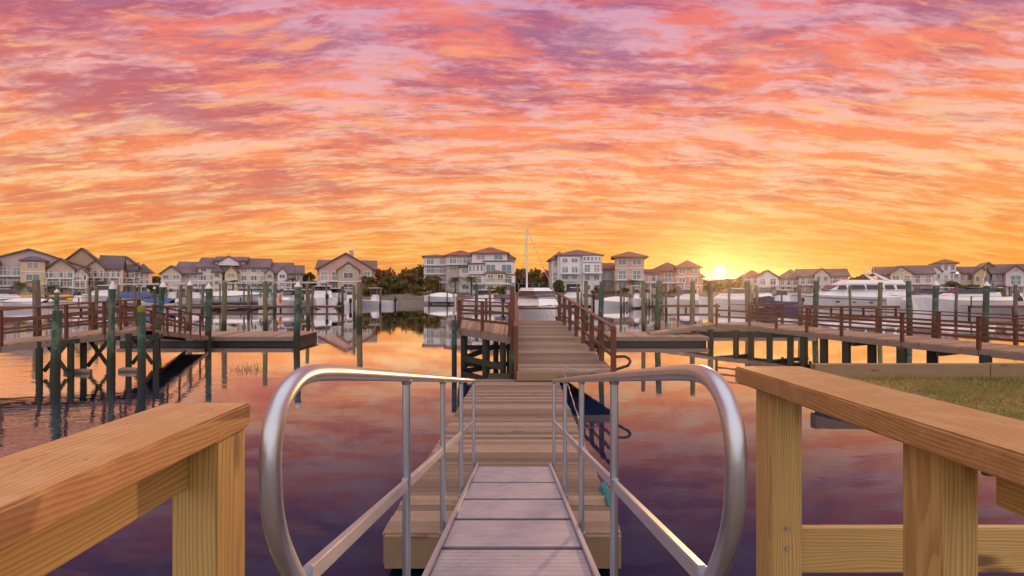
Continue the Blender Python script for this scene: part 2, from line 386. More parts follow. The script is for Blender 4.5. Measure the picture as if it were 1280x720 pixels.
t.l.new(mx.outputs[0], m_water.node_tree.nodes['Material Output'].inputs[0]); m_water.node_tree.nodes.remove(b)
mb = MB().add([(-900, -60, 0), (900, -60, 0), (900, 1500, 0), (-900, 1500, 0)], [(0, 1, 2, 3)])
tag(mb.build('water', m_water), kind='structure')

m_land, t, b = newmat('far_bank_ground')
g = objvec(t, False); n = t.noise(g, .12, 6, .65); n2 = t.noise(g, 1.1, 5, .65)
cc = t.mix(t.smooth(n, .4, .6), (.16, .125, .075), (.085, .085, .035)); cc = t.mix(t.smooth(n2, .45, .7), cc, (.24, .19, .14))
t.put(b, 'Base Color', cc); t.put(b, 'Roughness', .95); bump(t, b, n2, .5, .1)
SHY = 92.0
xs = [-900, -300, -120, -60, -20, 20, 60, 120, 300, 900]; ys = [(SHY+.3, .95), (97, 1.5), (104, 1.95), (150, 2.1), (1500, 2.3)]
vs = [(x, y, z) for y, z in ys for x in xs]; k = len(xs)
tag(MB().add(vs, [(j*k+i, j*k+i+1, (j+1)*k+i+1, (j+1)*k+i) for j in range(len(ys)-1) for i in range(k-1)]).build('ground', m_land), kind='structure')
sw = thing('seawall', 'long low concrete seawall along the far shore under the houses', 'seawall', (0, SHY, 0))
MB().box((-300, SHY, -.5), (300, SHY+.35, .98)).build('wall', m_conc, sw)
MB().box((-300, SHY-.08, .983), (300, SHY+.42, 1.12)).build('coping', m_conc, sw)

# ------------------------------------------------------------------ foreground: the pier head under the camera and its two railings
pd = thing('pier_head', 'plank pier head at the top of the metal gangway, under the viewer', 'pier', (0, -1, 1.6))
mb = MB()
for i in range(38):
    y = -4+i*.145; mb.box((-2.6, y, 1.68), (2.6, y+.138, 1.72))
mb.build('planking', m_plank, pd)
mb = MB(); mb.box((-2.6, 1.35, 1.40), (2.6, 1.40, 1.676)); mb.build('fascia', m_pine_x, pd)
for x in (-2.3, 2.3):
    MB().tube([(x, 1.15, -1), (x, 1.15, 1.675)], .13, 12).build('pile', m_pgreen, pd)

def wooden_rail(label, xs, y_end, ang, posts, side, capm, extra):
    """cap edges xs at the far end, running back past the camera; posts = (inner x, y near, y far, width)"""
    rt = thing('wooden_railing', label, 'railing', (xs[0], y_end, 1.72))
    tl = math.tan(ang); y0 = -1.2
    ztop, th = H-.35, .07
    def X(x, y): return x+(y_end-y)*tl
    mb = MB().hexa([(X(xs[0], y0), y0, ztop-th), (X(xs[1], y0), y0, ztop-th), (xs[1], y_end, ztop-th), (xs[0], y_end, ztop-th),
                    (X(xs[0], y0), y0, ztop), (X(xs[1], y0), y0, ztop), (xs[1], y_end, ztop), (xs[0], y_end, ztop)])
    mb.build('cap_rail', capm, rt, bevel=.006)
    for (x, ya, yb, wd) in posts:
        MB().box((x, ya, 0.2), (x+side*wd, yb, ztop-th-.001)).build('post', m_pine_z, rt, bevel=.005)
    for (x, ya, yb, wd) in posts[:2]:
        for zz_ in (ztop-.62, ztop-.70):
            q = Vector((x+side*wd*.5, ya, zz_)); MB().tube([q, q-Vector((0, .007, 0))], [.011, .009], 10).build('bolt_head', m_steel, rt)
    for k in range(5):
        for e in (.25, .75):
            yq = y_end-.09-.42*k; q = Vector((X(xs[0], yq)*(1-e)+X(xs[1], yq)*e, yq, ztop)); MB().tube([q-Vector((0, 0, .004)), q+Vector((0, 0, .0012))], .0045, 8).build('screw_head', m_steel, rt)
    extra(rt, X, ztop-th)
    return rt
def ex_left(rt, X, zb):
    MB().box((-.885, -1.2, zb-.125), (-.925, 1.385, zb-.003)).build('apron_board', m_pine_y, rt, bevel=.003)
wooden_rail('honey coloured timber railing with one post left of the metal gangway', (-.80, -1.05), 1.545, math.radians(-.8), [(-.808, 1.385, 1.53, .125), (-.78, -.4, -.26, .125)], -1, m_cap, ex_left)
def ex_right(rt, X, zb):
    MB().bar((1.235, 1.30, zb-.07), (1.40, -1.0, zb-.07), .04, .132).build('apron_board', m_pine_y, rt, bevel=.003)
    MB().box((1.12, 2.08, H-1.165), (3.4, 2.12, H-.985)).build('lower_board', m_pine_x, rt, bevel=.004)
wooden_rail('brown topped timber railing with two posts right of the metal gangway', (.96, 1.25), 2.25, math.radians(4.7), [(1.025, 2.055, 2.19, .125), (1.10, 1.325, 1.46, .10), (1.28, -.5, -.36, .125)], 1, m_capd, ex_right)

# ------------------------------------------------------------------ the aluminium gangway
gw = thing('gangway', 'aluminium gangway with curved tube handrails sloping down to the floating dock', 'gangway', (0, 7.4, .45))
dk = lambda d: 1.904-.189*d          # deck surface
XL, XR = -.612, .548
ds = [1.15, 1.9, 2.75, 3.71, 4.50, 5.28, 6.17, 7.36]
for a, c_ in zip(ds, ds[1:]):
    a2, c2 = a+.034, c_-.034
    MB().hexa([(-.535, a2, dk(a2)-.04), (.475, a2, dk(a2)-.04), (.475, c2, dk(c2)-.04), (-.535, c2, dk(c2)-.04),
               (-.535, a2, dk(a2)), (.475, a2, dk(a2)), (.475, c2, dk(c2)), (-.535, c2, dk(c2))]).build('deck_plate', m_plate, gw, bevel=.004)
MB().hexa([(-.535, 1.1, dk(1.1)-.19), (.475, 1.1, dk(1.1)-.09), (.475, 7.4, dk(7.4)-.19), (-.535, 7.4, dk(7.4)-.19),
           (-.535, 1.1, dk(1.1)-.15), (.475, 1.1, dk(1.1)-.15), (.475, 7.4, dk(7.4)-.15), (-.535, 7.4, dk(7.4)-.15)]).build('under_frame', m_black, gw)
for x, sg in ((-.555, -1), (.495, 1)):
    MB().bar((x, 1.05, dk(1.05)-.06), (x, 7.44, dk(7.44)-.06), .035, .18).build('side_channel', m_bar, gw, bevel=.004)
def rail_side(x):
    z = lambda d: dk(d)+1.232
    hoop = [(1.275, -.45), (1.285, -.555), (1.318, -.65), (1.375, -.745), (1.455, -.86), (1.54, -.99), (1.6, -1.12), (1.63, -1.26)]
    pts = [(x, 7.46, z(7.46))]+[(x, d, z(d)) for d in (6, 4.5, 3, 2.2, 1.85)]
    pts += [(x, 1.68, H-.283), (x, 1.56, H-.264), (x, 1.47, H-.258), (x, 1.40, H-.268), (x, 1.34, H-.296), (x, 1.302, H-.338), (x, 1.281, H-.39)]
    pts += [(x, d, H+q) for d, q in hoop]
    # densify with Catmull-Rom so that the bend is round
    pp = [Vector(p) for p in pts]; out = []
    for i in range(len(pp)-1):
        p0, p1, p2, p3 = pp[max(i-1, 0)], pp[i], pp[i+1], pp[min(i+2, len(pp)-1)]
        if i < 5: out.append(p1); continue
        for k in range(4):
            u = k/4; out.append(.5*((2*p1)+(-p0+p2)*u+(2*p0-5*p1+4*p2-p3)*u*u+(-p0+3*p1-3*p2+p3)*u**3))
    out.append(pp[-1])
    MB().tube(out, .0265, 20).build('handrail', m_alu, gw)
    for d in (2.86, 4.28, 5.72, 7.40):
        MB().tube([(x, d, dk(d)-.07), (x, d, z(d)-.012)], .0225, 14).build('rail_post', m_aluv, gw)
    for d in (2.86, 4.28, 5.72, 7.40):
        MB().tube([(x, d, z(d)-.042), (x, d, z(d)-.022)], [.0255, .031], 12).build('weld_bead', m_steel, gw)
        MB().box((x-.03*(1 if x > 0 else -1), d-.03, dk(d)-.13), (x+.03*(1 if x > 0 else -1), d+.03, dk(d)-.045)).build('post_bracket', m_steel, gw, bevel=.004)
    MB().bar((x, 1.5, z(1.5)-.60), (x, 7.42, z(7.42)-.60), .03, .055).build('mid_rail', m_bar, gw, bevel=.004)
    for d in (2.86, 4.28, 5.72):
        MB().tube([(x, d-.035, z(d)-.56), (x, d-.02, z(d)-.605)], .018, 8).build('weld_collar', m_aluv, gw)
rail_side(XL); rail_side(XR)

# ------------------------------------------------------------------ floating dock at the foot of the gangway
fd = thing('floating_dock', 'weathered plank floating dock at the foot of the aluminium gangway', 'floating dock', (0, 10, 0))
mb = MB(); y = 5.50; i = 0
while y < 14.55:
    jl, jr = R.uniform(-.012, .012), R.uniform(-.012, .012); jz = R.uniform(-.003, .003)
    f = (y-5.5)/9.1; mb.box((-1.43+.28*f+jl, y, .41), (1.14+.05*f+jr, y+.134, .45+jz)); y += .1405
mb.build('planking', m_plank, fd)
MB().box((-1.40, 5.44, .10), (1.12, 5.495, .44)).build('end_board', m_border, fd, bevel=.004)
for x0, x1 in ((-1.40, -1.12), (1.10, 1.15)):
    MB().bar((x0, 5.5, .26), (x1, 14.55, .26), .05, .28).build('side_board', m_string, fd)
for y in (5.7, 8.1, 10.5, 12.9):
    MB().box((-1.05, y, -.3), (1.0, y+1.6, .40)).build('float', m_float, fd, bevel=.03)
for y in (6.15, 6.5):
    mb = MB().hexa([(1.10, y, .452), (1.22, y+.05, .452), (1.22, y+.20, .452), (1.10, y+.26, .452), (1.10, y+.02, .51), (1.15, y+.06, .56), (1.15, y+.18, .56), (1.10, y+.22, .51)])
    mb.build('dock_bumper', m_teal, fd, bevel=.01)
ch = MB()   # rusty chain hung along the right-hand edge
pa, pb = Vector((1.22, 13.9, .95)), Vector((2.3, 14.2, .80))
pts = [pa.lerp(pb, i/14)+Vector((0, 0, -.10*math.sin(PI*i/14)+.012*(i % 2))) for i in range(15)]
ch.tube(pts, .014, 6)
pts = [Vector((1.24, 13.6-.4*i, .93-.05*i-.03*(i % 2))) for i in range(10)]
ch.tube(pts, .012, 6)
tag(ch.build('mooring_chain', m_steel), 'thin sagging mooring chain beside the far right edge of the plank dock', 'chain')

# ------------------------------------------------------------------ brown railed ramp and platform straight ahead
def decking(mb, a0, a1, b0, b1, th=.045, pw=.14):
    """planks across a strip from edge a0-b0 to edge a1-b1"""
    a0, a1, b0, b1 = map(Vector, (a0, a1, b0, b1)); n = max(2, int((a1-a0).length/pw)); g_ = .03
    dn = Vector((0, 0, th))
    for i in range(n):
        u0, u1 = (i+g_)/n, (i+1-g_)/n
        q = [a0.lerp(a1, u0), b0.lerp(b1, u0), b0.lerp(b1, u1), a0.lerp(a1, u1)]
        mb.hexa([p-dn for p in q]+q)
def fence(root, a, b, n, h=1.05, ends=(True, True), rails=(.35, .68), pw=.10, off=.0):
    a, b = Vector(a), Vector(b)
    for i in range(n+1):
        if (i == 0 and not ends[0]) or (i == n and not ends[1]): continue
        p = a.lerp(b, i/n)
        MB().box((p.x-pw/2, p.y-pw/2, p.z-.22), (p.x+pw/2, p.y+pw/2, p.z+h-.002)).build('rail_post', m_red, root, bevel=.006)
    up = Vector((0, 0, h+.02))
    MB().bar(a+up, b+up, .15, .042).build('top_rail', m_redx, root, bevel=.006)
    for f in rails:
        u = Vector((0, 0, h*f)); MB().bar(a+u, b+u, .042, .09).build('side_rail', m_redx, root)
def D3(px, d, zrel): return Vector((PX(px, d), d, H+zrel))
rp = thing('boardwalk', 'plank boardwalk with red brown rails rising from the floating dock to a fixed platform', 'boardwalk', (1, 18, 0))
mb = MB(); decking(mb, (.02, 14.3, H-2.40), (.02, 24.5, H-1.63), (2.82, 14.3, H-2.40), (2.12, 24.5, H-1.63)); mb.build('planking', m_plank, rp)
MB().box((.02, 14.24, H-2.62), (2.82, 14.295, H-2.41)).build('toe_board', m_border, rp)
for a, b in (((.06, 14.3, H-2.56), (.06, 24.5, H-1.79)), ((2.74, 14.3, H-2.56), (2.06, 24.5, H-1.79))):
    MB().bar(a, b, .06, .22).build('stringer', m_string, rp)
fence(rp, (2.74, 14.4, H-2.40), (2.08, 24.4, H-1.63), 7, 1.24, pw=.14)
fence(rp, (.0, 14.5, H-2.40), (.0, 24.4, H-1.63), 7, 1.24, pw=.12)
fence(rp, (.12, 24.45, H-1.63), (2.0, 24.45, H-1.63), 1, 1.05, ends=(False, False), rails=(.55,))
MB().box((-.19, 16.0, -.6), (-.04, 16.16, H+.0)).build('newel_post', m_red, rp, bevel=.01)
hp = [(2.74, 14.4, H-1.98), (3.05, 14.35, H-1.96), (3.16, 14.3, H-2.02), (3.18, 14.25, H-2.10), (3.1, 14.2, H-2.2), (2.74, 14.4, H-2.36)]
MB().tube(hp, .04, 10).build('bent_pipe', m_pdark, rp)
mb = MB(); decking(mb, (-2.28, 20.3, H-1.62), (-.14, 17.0, H-1.62), (-2.6, 23.8, H-1.62), (-.14, 23.8, H-1.62)); mb.build('platform_planking', m_planky, rp)
MB().bar((-2.28, 20.28, H-1.79), (-.14, 16.98, H-1.79), .06, .24).build('platform_joist', m_string, rp)
MB().bar((-2.60, 23.8, H-1.79), (-2.28, 20.3, H-1.79), .06, .24).build('platform_joist', m_string, rp)
fence(rp, (-2.26, 20.33, H-1.62), (-.2, 17.15, H-1.62), 2, 1.04, pw=.13)
fence(rp, (-2.58, 23.7, H-1.62), (-2.28, 20.5, H-1.62), 2, 1.04, ends=(True, False), pw=.13)
fence(rp, (-2.56, 23.75, H-1.62), (-.2, 23.75, H-1.62), 2, 1.04, ends=(False, True), pw=.11)
pil = [(-2.05, 20.2, .13), (-1.1, 18.8, .14), (-.45, 17.8, .11), (-2.3, 22.8, .12), (-.9, 22.9, .12), (-.3, 23, .12), ]
for x, y_ in ((1.9, 19.5), (.3, 19.5), (1.9, 23.6), (.3, 23.6)):
    MB().tube([(x, y_, -1.5), (x, y_, H-2.60+(y_-14.3)*.0755)], .12, 12).build('pile', m_pdark, rp)
for x, y_, r_ in pil:
    MB().tube([(x, y_, -1.5), (x, y_, H-1.68)], r_, 12).build('pile', m_pdark, rp)
for a, b in (((-2.1, 20.1, .30), (-.4, 17.65, .30)), ((-2.3, 22.8, .38), (-.3, 22.95, .38)), ((-2.1, 20.2, .25), (-.9, 22.8, .45))):
    MB().bar(a, b, .1, .20).build('cross_beam', m_pdark, rp)
MB().box((-.9, 15.2, .05), (-.06, 17.0, .22)).build('foot_beam', m_pdark, rp)
for a, b in (((-2.4, 19.9, -.5), (-2.4, 19.9, H-1.3)), ((-.12, 15.9, -.5), (-.12, 15.9, 1.1))):
    MB().tube([a, b], .10, 12).build('mossy_pile', m_pgreen, rp)

# ------------------------------------------------------------------ left-hand boardwalk on braced piles
lp = thing('boardwalk', 'brown railed boardwalk on cross braced dark piles at the left edge', 'boardwalk', (-16, 18, 0))
FA = [Vector((-30., 11.5, H-2.30)), Vector((-19.5, 15.5, H-2.15)), Vector((-17.1, 17.0, H-1.95)), Vector((-15.9, 18.1, H-1.80)), Vector((-14.5, 19.7, H-1.66))]
BA = [p+Vector((-1.2, 2.6, .04)) for p in FA]
mb = MB(); mb2 = MB(); 
for a, b, c_, e in zip(FA, FA[1:], BA, BA[1:]):
    decking(mb, a, b, c_, e); mb2.bar(a-Vector((0, .03, .15)), b-Vector((0, .03, .15)), .06, .21)
mb.build('planking', m_planky, lp); mb2.build('stringer', m_string, lp)
for a, b, n in zip(FA, FA[1:], (5, 1, 1, 2)): fence(lp, a, b, n, 1.13, ends=(True, False), pw=.09)
fence(lp, FA[-1]-Vector((.05, .05, 0)), FA[-1]+Vector((-.02, .02, 0)), 1, 1.13, ends=(False, True), rails=())
for a, b, n in zip(BA, BA[1:], (5, 1, 1, 2)): fence(lp, a, b, n, 1.10, ends=(True, False), pw=.085)
for x, y_ in ((-21.5, 15.2), (-24.5, 14.1), (-27.5, 13)):
    for q in (0, 2.2):
        MB().tube([(x-q*.4, y_+q, -1.2), (x-q*.4, y_+q, H-2.5)], .11, 12).build('pile', m_pdark, lp)
bents = [(44, 17.5), (100, 18.6), (157, 19.2)]
for px, d in bents:
    x = PX(px, d)
    for dx2, dy2 in ((0, .15), (.78, .5)):
        MB().tube([(x+dx2, d+dy2, -1.2), (x+dx2, d+dy2, H-1.78-.12*(px < 60))], .10, 12).build('pile', m_pdark, lp)
    for s in (0, 1):
        MB().bar((x+.78*s, d+.33, .15), (x+.78*(1-s), d+.34+.07*s, 1.12), .05, .13).build('brace', m_pdark, lp)
    MB().bar((x-.2, d+.32, H-1.99), (x+1.0, d+.55, H-1.93), .16, .16).build('cap_beam', m_pdark, lp)
# gangway from this boardwalk down to its float
lg = thing('gangway', 'slim railed ramp sloping from the left boardwalk down to its floating dock', 'gangway', (-15, 24, .4))
ga, gb = Vector((-14.3, 20.2, H-1.70)), Vector((-16.2, 27.0, H-2.62))
sx = Vector((-1.1, -.25, 0))
mb = MB(); decking(mb, ga, gb, ga+sx, gb+sx); mb.build('planking', m_planky, lg)
for s in (Vector((0, 0, 0)), sx):
    MB().bar(ga+s-Vector((0, 0, .13)), gb+s-Vector((0, 0, .13)), .05, .18).build('stringer', m_string, lg)
    fence(lg, ga+s, gb+s, 5, .95, rails=(.5,), pw=.07)

def float_dock(label, pts_px, d0, d1, xa, xb):
    o = thing('floating_dock', label, 'floating dock', ((xa+xb)/2, (d0+d1)/2, 0))
    mb = MB(); decking(mb, (xa, d0, .42), (xb, d0, .42), (xa, d1, .42), (xb, d1, .42)); mb.build('planking', m_planky, o)
    MB().box((xa, d0-.06, .20), (xb, d0-.003, .40)).build('side_board', m_string, o)
    MB().box((xa+.1, d0+.03, -.3), (xb-.1, d1-.05, .37)).build('float', m_float, o, bevel=.02)
    for k in range(3):
        x = xa+(xb-xa)*(k+.6)/3.2
        MB().bar((x-.12, d0+.2, .50), (x+.12, d0+.2, .50), .04, .04).build('cleat', m_steel, o)
    return o
float_dock('long floating dock left of centre between dark mooring piles', None, 27.3, 30.6, PX(150, 27.5), PX(371, 27.5))
float_dock('floating dock right of the red brown boardwalk ending below the right ramp', None, 27.3, 30.4, PX(708, 27.5), PX(884, 27.5))
float_dock('dark floating dock half hidden behind the right boardwalk piles', None, 33.0, 35.2, PX(872, 33), PX(1020, 33))

# ------------------------------------------------------------------ right-hand boardwalk
rb = thing('boardwalk', 'long red brown railed boardwalk crossing the right side on stout piles', 'boardwalk', (15, 20, 0))
FR = [Vector((11.2, 28.6, H-2.05)), Vector((12.4, 27.2, H-2.08)), Vector((14.24, 22.4, H-2.13)), Vector((16.0, 17.7, H-2.15)), Vector((18.2, 12.6, H-2.18))]
BR = [p+Vector((2.3, 1.05, 0)) for p in FR]
mb = MB(); mb2 = MB()
for a, b, c_, e in zip(FR, FR[1:], BR, BR[1:]):
    decking(mb, a, b, c_, e); mb2.bar(a-Vector((.035, 0, .15)), b-Vector((.035, 0, .15)), .06, .21)
mb.build('planking', m_planky, rb); mb2.build('stringer', m_string, rb)
MB().bar(FR[0]-Vector((0, 0, .15)), BR[0]-Vector((0, 0, .15)), .06, .21).build('end_board', m_string, rb)
for a, b, n in zip(FR, FR[1:], (1, 3, 2, 2)): fence(rb, a, b, n, 1.08, ends=(True, False), pw=.11)
for a, b, n in zip(BR, BR[1:], (1, 3, 2, 2)): fence(rb, a, b, n, 1.08, ends=(True, False), pw=.11)
for px, d in ((888, 28.2), (920, 27.4), (939, 26.8), (962, 25.8), (988, 24.8), (1005, 24.3), (1030, 23.4), (1058, 22.4), (1090, 21.8), (1127, 20.1), (1165, 20.0), (1232, 17.5)):
    x = PX(px, d); MB().tube([(x, d, -1.5), (x, d, H-2.34)], .17 if px > 1000 else .15, 14).build('pile', m_ptan if px in (888, 920, 1058, 1127, 939) else m_pdark, rb)
for i, u in ((1, .3), (2, .1), (2, .75), (3, .4)):
    a = FR[i].lerp(FR[i+1], u); b = BR[i].lerp(BR[i+1], u)
    MB().bar(a-Vector((0, 0, .34)), b-Vector((0, 0, .34)), .15, .16).build('cap_beam', m_pdark, rb)
rg = thing('gangway', 'short timber ramp from the right boardwalk down to the floating dock', 'gangway', (11, 28, .4))
ga, gb = Vector((11.15, 28.65, H-2.07)), Vector((7.4, 28.2, H-2.62)); sx = Vector((.1, 1.2, 0))
mb = MB(); decking(mb, ga, gb, ga+sx, gb+sx); mb.build('planking', m_planky, rg)
for s in (Vector((0, 0, 0)), sx):
    MB().bar(ga+s-Vector((0, .03, .12)), gb+s-Vector((0, .03, .12)), .05, .16).build('stringer', m_string, rg)

# ------------------------------------------------------------------ lawn behind its bulkhead on the right
LZ = .53
m_lawn, t, b = newmat('lawn_soil'); g = objvec(t, False); n = t.noise(g, .7, 5, .65); n2 = t.noise(g, 6, 4, .65)
cc = t.mix(t.smooth(n, .4, .62), (.10, .13, .025), (.26, .19, .06)); cc = t.mix(t.m('MULTIPLY', t.smooth(n2, .45, .7), .5), cc, (.13, .09, .04))
t.put(b, 'Base Color', cc); t.put(b, 'Roughness', .95); bump(t, b, n2, .6, .05)
LP = [(9.4, 3.0), (9.4, 12.4), (8.5, 14.35), (60, 14.35), (60, 3.0)]
tag(MB().prism([(x, y_, LZ) for x, y_ in LP], (0, 0, -1.4)).build('lawn_ground', m_lawn), kind='structure')
bw = thing('bulkhead', 'dark timber bulkhead holding the lawn above the water', 'bulkhead', (9.3, 9, 0))
MB().prism([(9.28, 3.0, -1.0), (9.397, 3.0, -1.0), (9.397, 12.42, -1.0), (8.497, 14.36, -1.0), (8.38, 14.36, -1.0), (9.28, 12.4, -1.0)], (0, 0, 1.0+LZ-.02)).build('wall', m_mud, bw)
for i in range(5): MB().tube([(9.2, 4+i*2, -1), (9.2, 4+i*2, LZ+.05)], .09, 8).build('post', m_pdark, bw)
tb = thing('border_timber', 'long low timber kerb along the back of the lawn', 'timber kerb', (10, 14.4, LZ))
MB().box((8.4, 14.36, LZ-.03), (13.3, 14.62, .91)).build('beam', m_border, tb, bevel=.01)
MB().box((13.32, 14.36, LZ-.2), (40, 14.62, .92)).build('beam', m_border, tb, bevel=.01)
m_blade = leafm('grass_blades', (.12, .125, .02), (.39, .28, .07))
mb = MB(); Rg = random.Random(3)
for i in range(26000):
    y_ = 5.5+8.7*Rg.random()**.8; x = 9.42+(8)*Rg.random(); a = Rg.random()*6.28; h_ = Rg.uniform(.02, .085)*(1.9 if y_ > 13.9 or Rg.random() < .03 else 1); w_ = .008
    dx_, dy_ = math.cos(a)*w_, math.sin(a)*w_; lx, ly = Rg.uniform(-.03, .03), Rg.uniform(-.03, .03)
    mb.add([(x-dx_, y_-dy_, LZ), (x+dx_, y_+dy_, LZ), (x+lx, y_+ly, LZ+h_)], [(0, 1, 2)])
tag(mb.build('grass', m_blade), 'short yellow green grass of the waterside lawn', 'grass', kind='stuff')
mb = MB()
for i in range(70):
    x = PX(310, 19)+Rg.gauss(0, .28); y_ = 19+Rg.gauss(0, .2); h_ = Rg.uniform(.1, .38); l_ = Rg.gauss(0, .14)
    mb.add([(x-.008, y_, -.05), (x+.008, y_, -.05), (x+l_, y_+Rg.gauss(0, .08), h_)], [(0, 1, 2)])
tag(mb.build('marsh_grass', L2), 'small tuft of dark marsh grass standing in the water on the left', 'marsh grass', kind='stuff')
for (px, d, ln, lab) in ((97, 18.3, .9, 'pale floating log under the middle of the left boardwalk'), (160, 18.6, .62, 'short pale floating log under the right end of the left boardwalk')):
    x = PX(px, d); mb = MB().tube([(x-ln/2, d, .05), (x-ln*.3, d, .06), (x+ln*.3, d+.02, .06), (x+ln/2, d+.03, .05)], [.08, .10, .10, .085], 10)
    tag(mb.build('drift_log', m_string), lab, 'log')

# ------------------------------------------------------------------ mooring piles
def pile(label, px, top, d, wpx, mat, cap='white', lean=0.0, group='mooring piles'):
    x = PX(px, d); zt = H-(top-358)/640*d; r = wpx/640*d/2
    o = thing('mooring_pile', label, 'mooring pile', (x, d, 0), 0, group)
    hp_ = .28 if cap == 'white' else 0
    n = 14; mb = MB(); lean = lean or R.uniform(-.13, .13)
    pth = [(x+lean*(z/zt-1), d, z) for z in (-1.5, 0, zt*.5, zt-hp_)]
    mb.tube(pth, [r*1.08, r*1.05, r, r*.95], n); mb.build('shaft', mat, o)
    if cap == 'white':
        MB().tube([(x, d, zt-hp_-.01), (x, d, zt-hp_+.05), (x, d, zt)], [r*1.12, r*1.1, .02], n).build('cone_cap', m_white, o)
    elif cap == 'moss':
        MB().tube([(x, d, zt-.16), (x, d, zt-.02), (x, d, zt+.05)], [r*1.0, r*1.06, r*.5], n).build('mossy_top', leafmoss if False else m_moss, o)
    return o
m_moss = flat('yellow_green_moss', (.22, .22, .03), .9, scale=8, bmp=.8)
G, O, T = m_pgreen, m_pgrey, m_ptan
for a in [
  ('dark green pile with white cone cap standing through the left boardwalk rail', 141, 351, 18.0, 7, G, 'white'),
  ('short thick green pile in front of the left boardwalk', 72, 388, 16.9, 10, G, None),
  ('short pile with yellow mossy top at right end of the left boardwalk', 177, 384, 16.4, 8.5, G, 'moss'),
  ('leaning green pile with white cap left of the long floating dock', 204, 352, 26.6, 7, G, 'white', .35),
  ('dark green capped pile at the inner corner of the long left floating dock', 261, 354, 27.0, 7, G, 'white'),
  ('dark green capped pile at the right end of the long left floating dock', 372.5, 352, 27.1, 7.5, G, 'white'),
  ('pale grey pile behind the left boardwalk rail near the palm trees', 45, 350, 36, 8, T, None),
  ('thin green pile behind the left boardwalk in front of yellow kayaks', 71, 361, 40, 5, G, 'white'),
  ('thin grey pile behind the left boardwalk beside the large capped pile', 121, 358, 42, 4, O, None),
  ('grey pile with white cap behind the foot of the slim left ramp', 237.5, 351, 32.5, 6, O, 'white'),
  ('olive grey pile behind the middle of the long left floating dock', 281, 352, 33, 6, O, None),
  ('grey pile behind the right half of the long left floating dock', 331.5, 352, 33.5, 5.5, O, None),
  ('thin dark pile standing in open water right of the long left dock', 384, 354, 43, 4.5, O, None),
  ('stout olive pile standing alone in open water before the gabled house', 450, 353, 41, 7, O, None),
  ('thin pile close beside the stout olive pile in open water', 442.5, 357, 47, 3.4, O, None),
  ('thin grey pile in front of the left condominium block', 226, 356, 52, 3.6, O, None),
  ('dark pile behind the right rail of the central boardwalk', 752.5, 352, 27.2, 6.5, G, None),
  ('grey olive pile at distance left of the dark pile by the central boardwalk', 732.5, 351, 42, 5, O, None),
  ('pale grey pile behind the right floating dock nearest the boardwalk', 804, 351, 32, 5, O, None),
  ('dark green pile behind the middle of the right floating dock', 823.7, 351, 31, 7, G, None),
  ('tan olive pile at the right end of the right floating dock', 866, 351, 30.7, 6, O, None),
  ('pale pile under the sun glow at left end of the right boardwalk', 887.5, 352, 34, 6.5, T, None),
  ('olive capped pile behind the right boardwalk in front of the navy boat', 934, 352, 38, 6.5, O, None),
  ('thin tan pile behind the right boardwalk left of the large yacht', 999, 356, 40, 4, T, None),
  ('dark green pile in front of the bow of the large yacht', 1020.5, 351, 34, 6.5, G, None),
  ('olive pile in front of the middle of the large yacht', 1100.5, 353, 40, 5, O, None),
  ('dark green pile in front of the stern of the large yacht', 1135.5, 351, 36, 6, G, None),
  ('green and tan pile between the yacht and the low white cruiser', 1170, 351, 32, 6.5, G, 'white'),
  ('green capped pile in front of the low white cruiser at right', 1233.5, 352, 34, 6.5, G, 'white'),
  ('thin tan pile near the right edge in front of the stilt house', 1269.5, 356, 44, 4.2, T, None),
  ('thin olive pile left of the palm by the beige condominium', 112, 357, 55, 3.4, O, None),
  ('thin tan pile beside the slanted white boat', 137, 357, 58, 3.2, T, None),
  ('slim grey pile before the mauve end block', 168, 357, 60, 3.2, O, None),
  ('slim dark pile behind the leaning capped pile', 193, 358, 62, 3, G, 'white'),
  ('slim olive pile by the blue topped console boat', 254, 357, 57, 3.2, O, None),
  ('slim grey pile right of the long white covered boat', 311, 357, 58, 3.2, T, None),
  ('slim olive pile by the folded orange umbrella', 343, 357, 60, 3.2, O, None),
  ('slim tan pile left of the big cabin cruiser', 391, 357, 62, 3.2, T, None),
  ('slim dark pile at the end of the red brown marina walkway', 428, 358, 63, 3.2, G, None),
  ('slim olive pile standing before the seawall near the olive trees', 476, 359, 72, 2.8, O, None),
  ('slim green pile before the lilac villa palms', 596, 355, 60, 4, G, None),
  ('slim tan pile before the white terraced villa', 612, 358, 66, 3, T, None),
  ('slim olive pile left of the square pink house walkway', 722, 357, 60, 3.4, O, None),
  ('slim tan pile below the square pink house', 776, 358, 62, 3, T, None),
  ('slim pale pile before the salmon house', 832, 356, 56, 3.4, T, None),
  ('slim tan pile in the sun glow below the salmon house', 848, 357, 60, 3, T, None),
  ('slim tan pile in the glow right of the sun', 911, 358, 60, 3, T, None),
  ('slim olive pile beside the navy hulled boat', 946, 358, 62, 3, O, None),
  ('slim olive pile before the yacht windows', 1062, 357, 58, 3, O, None),
  ('slim tan pile before the low white express cruiser bow', 1196, 358, 50, 3.2, T, None),
]: pile(*a)

